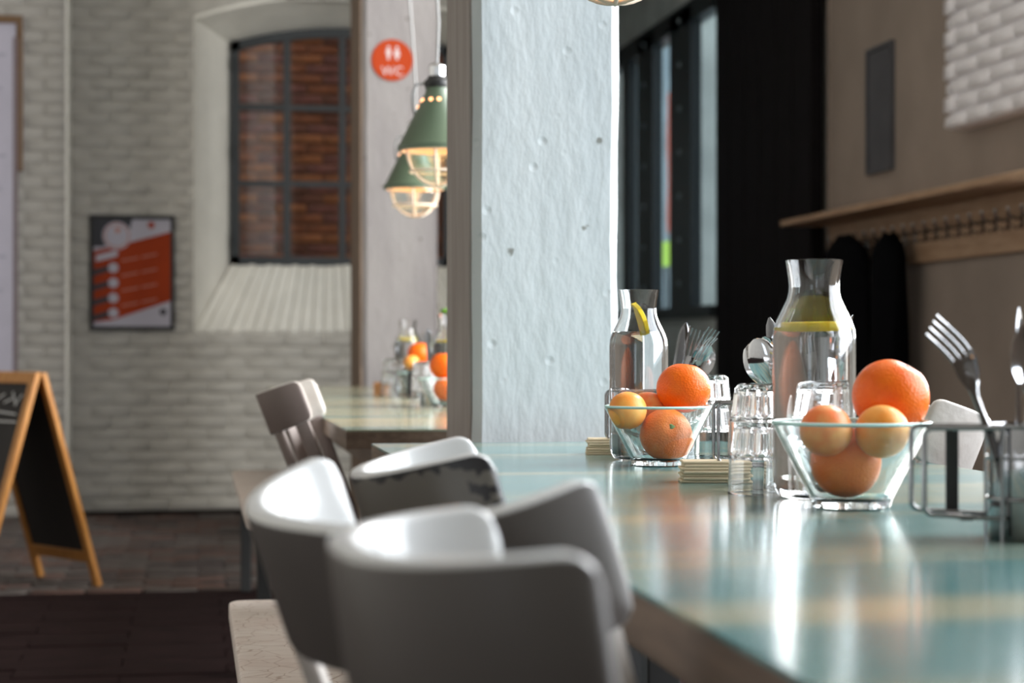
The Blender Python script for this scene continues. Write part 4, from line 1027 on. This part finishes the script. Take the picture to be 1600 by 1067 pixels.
# ------------------------------------------------------------------ A-board
D0 = 7.2
apex = at(65, 583, D0); foot = at(141, 925, D0 + .10); foot.z = 0.0
foot = Vector((foot.x, foot.y, 0))
ang = math.radians(46); W = .47
rdir = -RT * math.cos(ang) + FWD * math.sin(ang)             # along the ridge, away from the near end
ldir = RT * math.sin(ang) + FWD * math.cos(ang)              # outward for the rear panel
H = apex.z; Lh = .255
sb = empty('sandwich_board', (apex.x, apex.y, 0), 0, 'wooden framed A-board with black chalk panels standing on the pavers', 'sandwich board')
A0 = Vector((0, 0, H))
def leaf(name, sgn, board_front):
    out = ldir * sgn; t0 = A0 + out * .012; t1 = t0 + rdir * W; b0 = out * (Lh) + Vector((0, 0, 0)); b1 = b0 + rdir * W
    nrm = (out * H + Vector((0, 0, Lh))).normalized()
    leafe = bpy.data.objects.new(name, None); COL.objects.link(leafe); leafe.parent = sb
    def lerp(u, v): return (t0 + (t1 - t0) * u) * (1 - v) + (b0 + (b1 - b0) * u) * v
    sw = .040; 
    for u in (sw / 2 / W, 1 - sw / 2 / W):
        b = MB(); b.beam(lerp(u, 0), lerp(u, 1), sw, .022, side=nrm); b.build('stile', M['sign_wood'], leafe, bevel=.003)
    for v in (.024, .86):
        b = MB(); b.beam(lerp(sw / W, v), lerp(1 - sw / W, v), .045, .020, side=nrm); b.build('rail', M['sign_wood'], leafe, bevel=.003)
    b = MB(); P = [lerp(sw / W * .9, .04), lerp(1 - sw / W * .9, .04), lerp(1 - sw / W * .9, .85), lerp(sw / W * .9, .85)]
    n2 = nrm * .004; b.add([p + n2 for p in P] + [p - n2 for p in P], [[0,1,2,3],[7,6,5,4],[0,4,5,1],[1,5,6,2],[2,6,7,3],[3,7,4,0]]); b.build('chalk_panel', M['board'], leafe)
    if sgn < 0:
        for (u0, u1, v0, v1) in ((.13, .9, .225, .225), (.14, .22, .10, .15), (.20, .30, .15, .09), (.28, .40, .12, .14), (.42, .60, .10, .15), (.16, .5, .19, .18)):
            b = MB(); b.beam(lerp(u0, v0) + nrm * .0065, lerp(u1, v1) + nrm * .0065, .006, .0012, side=nrm); b.build('chalk_mark', M['chalk'], leafe)
leaf('rear_leaf', 1, False); leaf('front_leaf', -1, True)

# ------------------------------------------------------------------ coat rack, coats, plaque
XS = XR - .25
e0 = at_x(1219, 345, XS); yend = e0.y; zsh = e0.z; ys0 = 6.18
cr = empty('coat_rack', (XR, (yend + ys0) / 2, zsh - .3), 0, 'pale oak coat rack with a deep shelf on the brown wall', 'coat rack')
oy = (yend + ys0) / 2; oz = zsh - .3
def L_(x, y, z): return (x - XR, y - oy, z - oz)
b = MB(); b.box(L_(XS, ys0, zsh - .028), L_(XR - .001, yend, zsh)); b.build('shelf', M['oak'], cr, bevel=.004)
zr0 = at_x(1401, 415, XR - .02).z
b = MB(); b.box(L_(XR - .022, ys0, zr0 + .14), L_(XR - .001, yend - .06, zsh - .0285)); b.build('upper_rail', M['oak'], cr, bevel=.003)
b = MB(); b.box(L_(XR - .030, ys0, zr0), L_(XR - .001, yend - .06, zr0 + .135)); b.build('hook_rail', M['oak'], cr, bevel=.004)
yh_ = 6.3; zh = at_x(1500, 367, XR - .05).z
while yh_ < yend - .15:
    b = MB(); y = yh_
    b.tube([L_(XR - .030, y, zr0 + .125), L_(XR - .060, y, zr0 + .120), L_(XR - .085, y, zr0 + .135), L_(XR - .090, y, zr0 + .165)], .006, 8)
    b.tube([L_(XR - .030, y, zr0 + .105), L_(XR - .055, y, zr0 + .085), L_(XR - .070, y, zr0 + .095)], .005, 8); b.box(L_(XR - .034, y - .012, zr0 + .085), L_(XR - .0305, y + .012, zr0 + .14))
    b.build('hook', M['steel'], cr, smooth=.8); yh_ += .12
def coat(px, d_off, w, top_y, zb, label, seed):
    p = at_x(px, top_y, XR - .13); t = MB(); n = 20; prof = []
    zt = p.z; H_ = zt - zb; rows = 16; vs = []
    for i in range(rows + 1):
        v = i / rows; z = zt - H_ * v
        sh_ = min(1, (v / .10) ** .5) if v < .10 else 1
        wy = w * (.30 + .70 * sh_) * (1 + .10 * v); wx = .065 * (.45 + .55 * sh_) * (1 + .2 * v)
        for k in range(n):
            a = 2*PI*k/n; fold = 1 + .10 * math.sin(a * 5 + seed + v * 3) * min(1, v * 2)
            vs.append((p.x + wx * fold * math.cos(a), p.y + wy * fold * math.sin(a) , z + .012 * math.sin(a * 3 + seed) * (1 if i in (0, rows) else .3)))
    fs = [[i*n+k, i*n+(k+1) % n, (i+1)*n+(k+1) % n, (i+1)*n+k] for i in range(rows) for k in range(n)] + [list(range(n)), [rows*n+k for k in range(n)][::-1]]
    t.add(vs, fs); return tag(t.build('coat', M['coat'], smooth=1.0), label, 'coat')
coat(1322, 0, .25, 370, .55, 'bulky black coat hanging beside the black door', 1)
coat(1388, 0, .12, 366, .62, 'slim black coat hanging next to the bulky one', 3)
q0, q1 = at_x(1361, 267, XR), at_x(1396, 70, XR)
b = MB(); b.box((XR - .015, q1.y, q0.z), (XR + .002, q0.y, q1.z)); pq = empty('wall_vent', (0, 0, 0), 0, 'narrow upright grey vent panel set in the brown wall', 'vent')
b.build('panel', M['plaque'], pq, bevel=.003)
b = MB()
for (ya, yb, za, zb) in ((q1.y - .02, q1.y, q0.z - .02, q1.z + .02), (q0.y, q0.y + .02, q0.z - .02, q1.z + .02), (q1.y, q0.y, q0.z - .02, q0.z), (q1.y, q0.y, q1.z, q1.z + .02)): b.box((XR - .022, ya, za), (XR - .0005, yb, zb))
b.build('rim', M['plaque'], pq)

# things that repeat carry the phrase they share
GROUPS = {'chair': 'wooden armchairs at the dining tables', 'table': 'mint topped dining tables', 'bench': 'white painted benches', 'glass': 'upturned fluted tumblers', 'carafe': 'water carafes on the tables',
          'bowl': 'glass fruit bowls', 'orange': 'oranges in the glass bowls', 'plum': 'plums in the glass bowls', 'spoon': 'cutlery in the steel cans', 'fork': 'cutlery in the steel cans', 'knife': 'cutlery in the steel cans',
          'caddy': 'steel cutlery caddies', 'napkins': 'napkin stacks on the tables', 'lamp': 'mint green pendant lamps', 'coat': 'black coats on the rack', 'lemon slice': 'lemon slices in the carafes'}
for o in bpy.data.objects:
    if o.get('category') in GROUPS: o['group'] = GROUPS[o['category']]
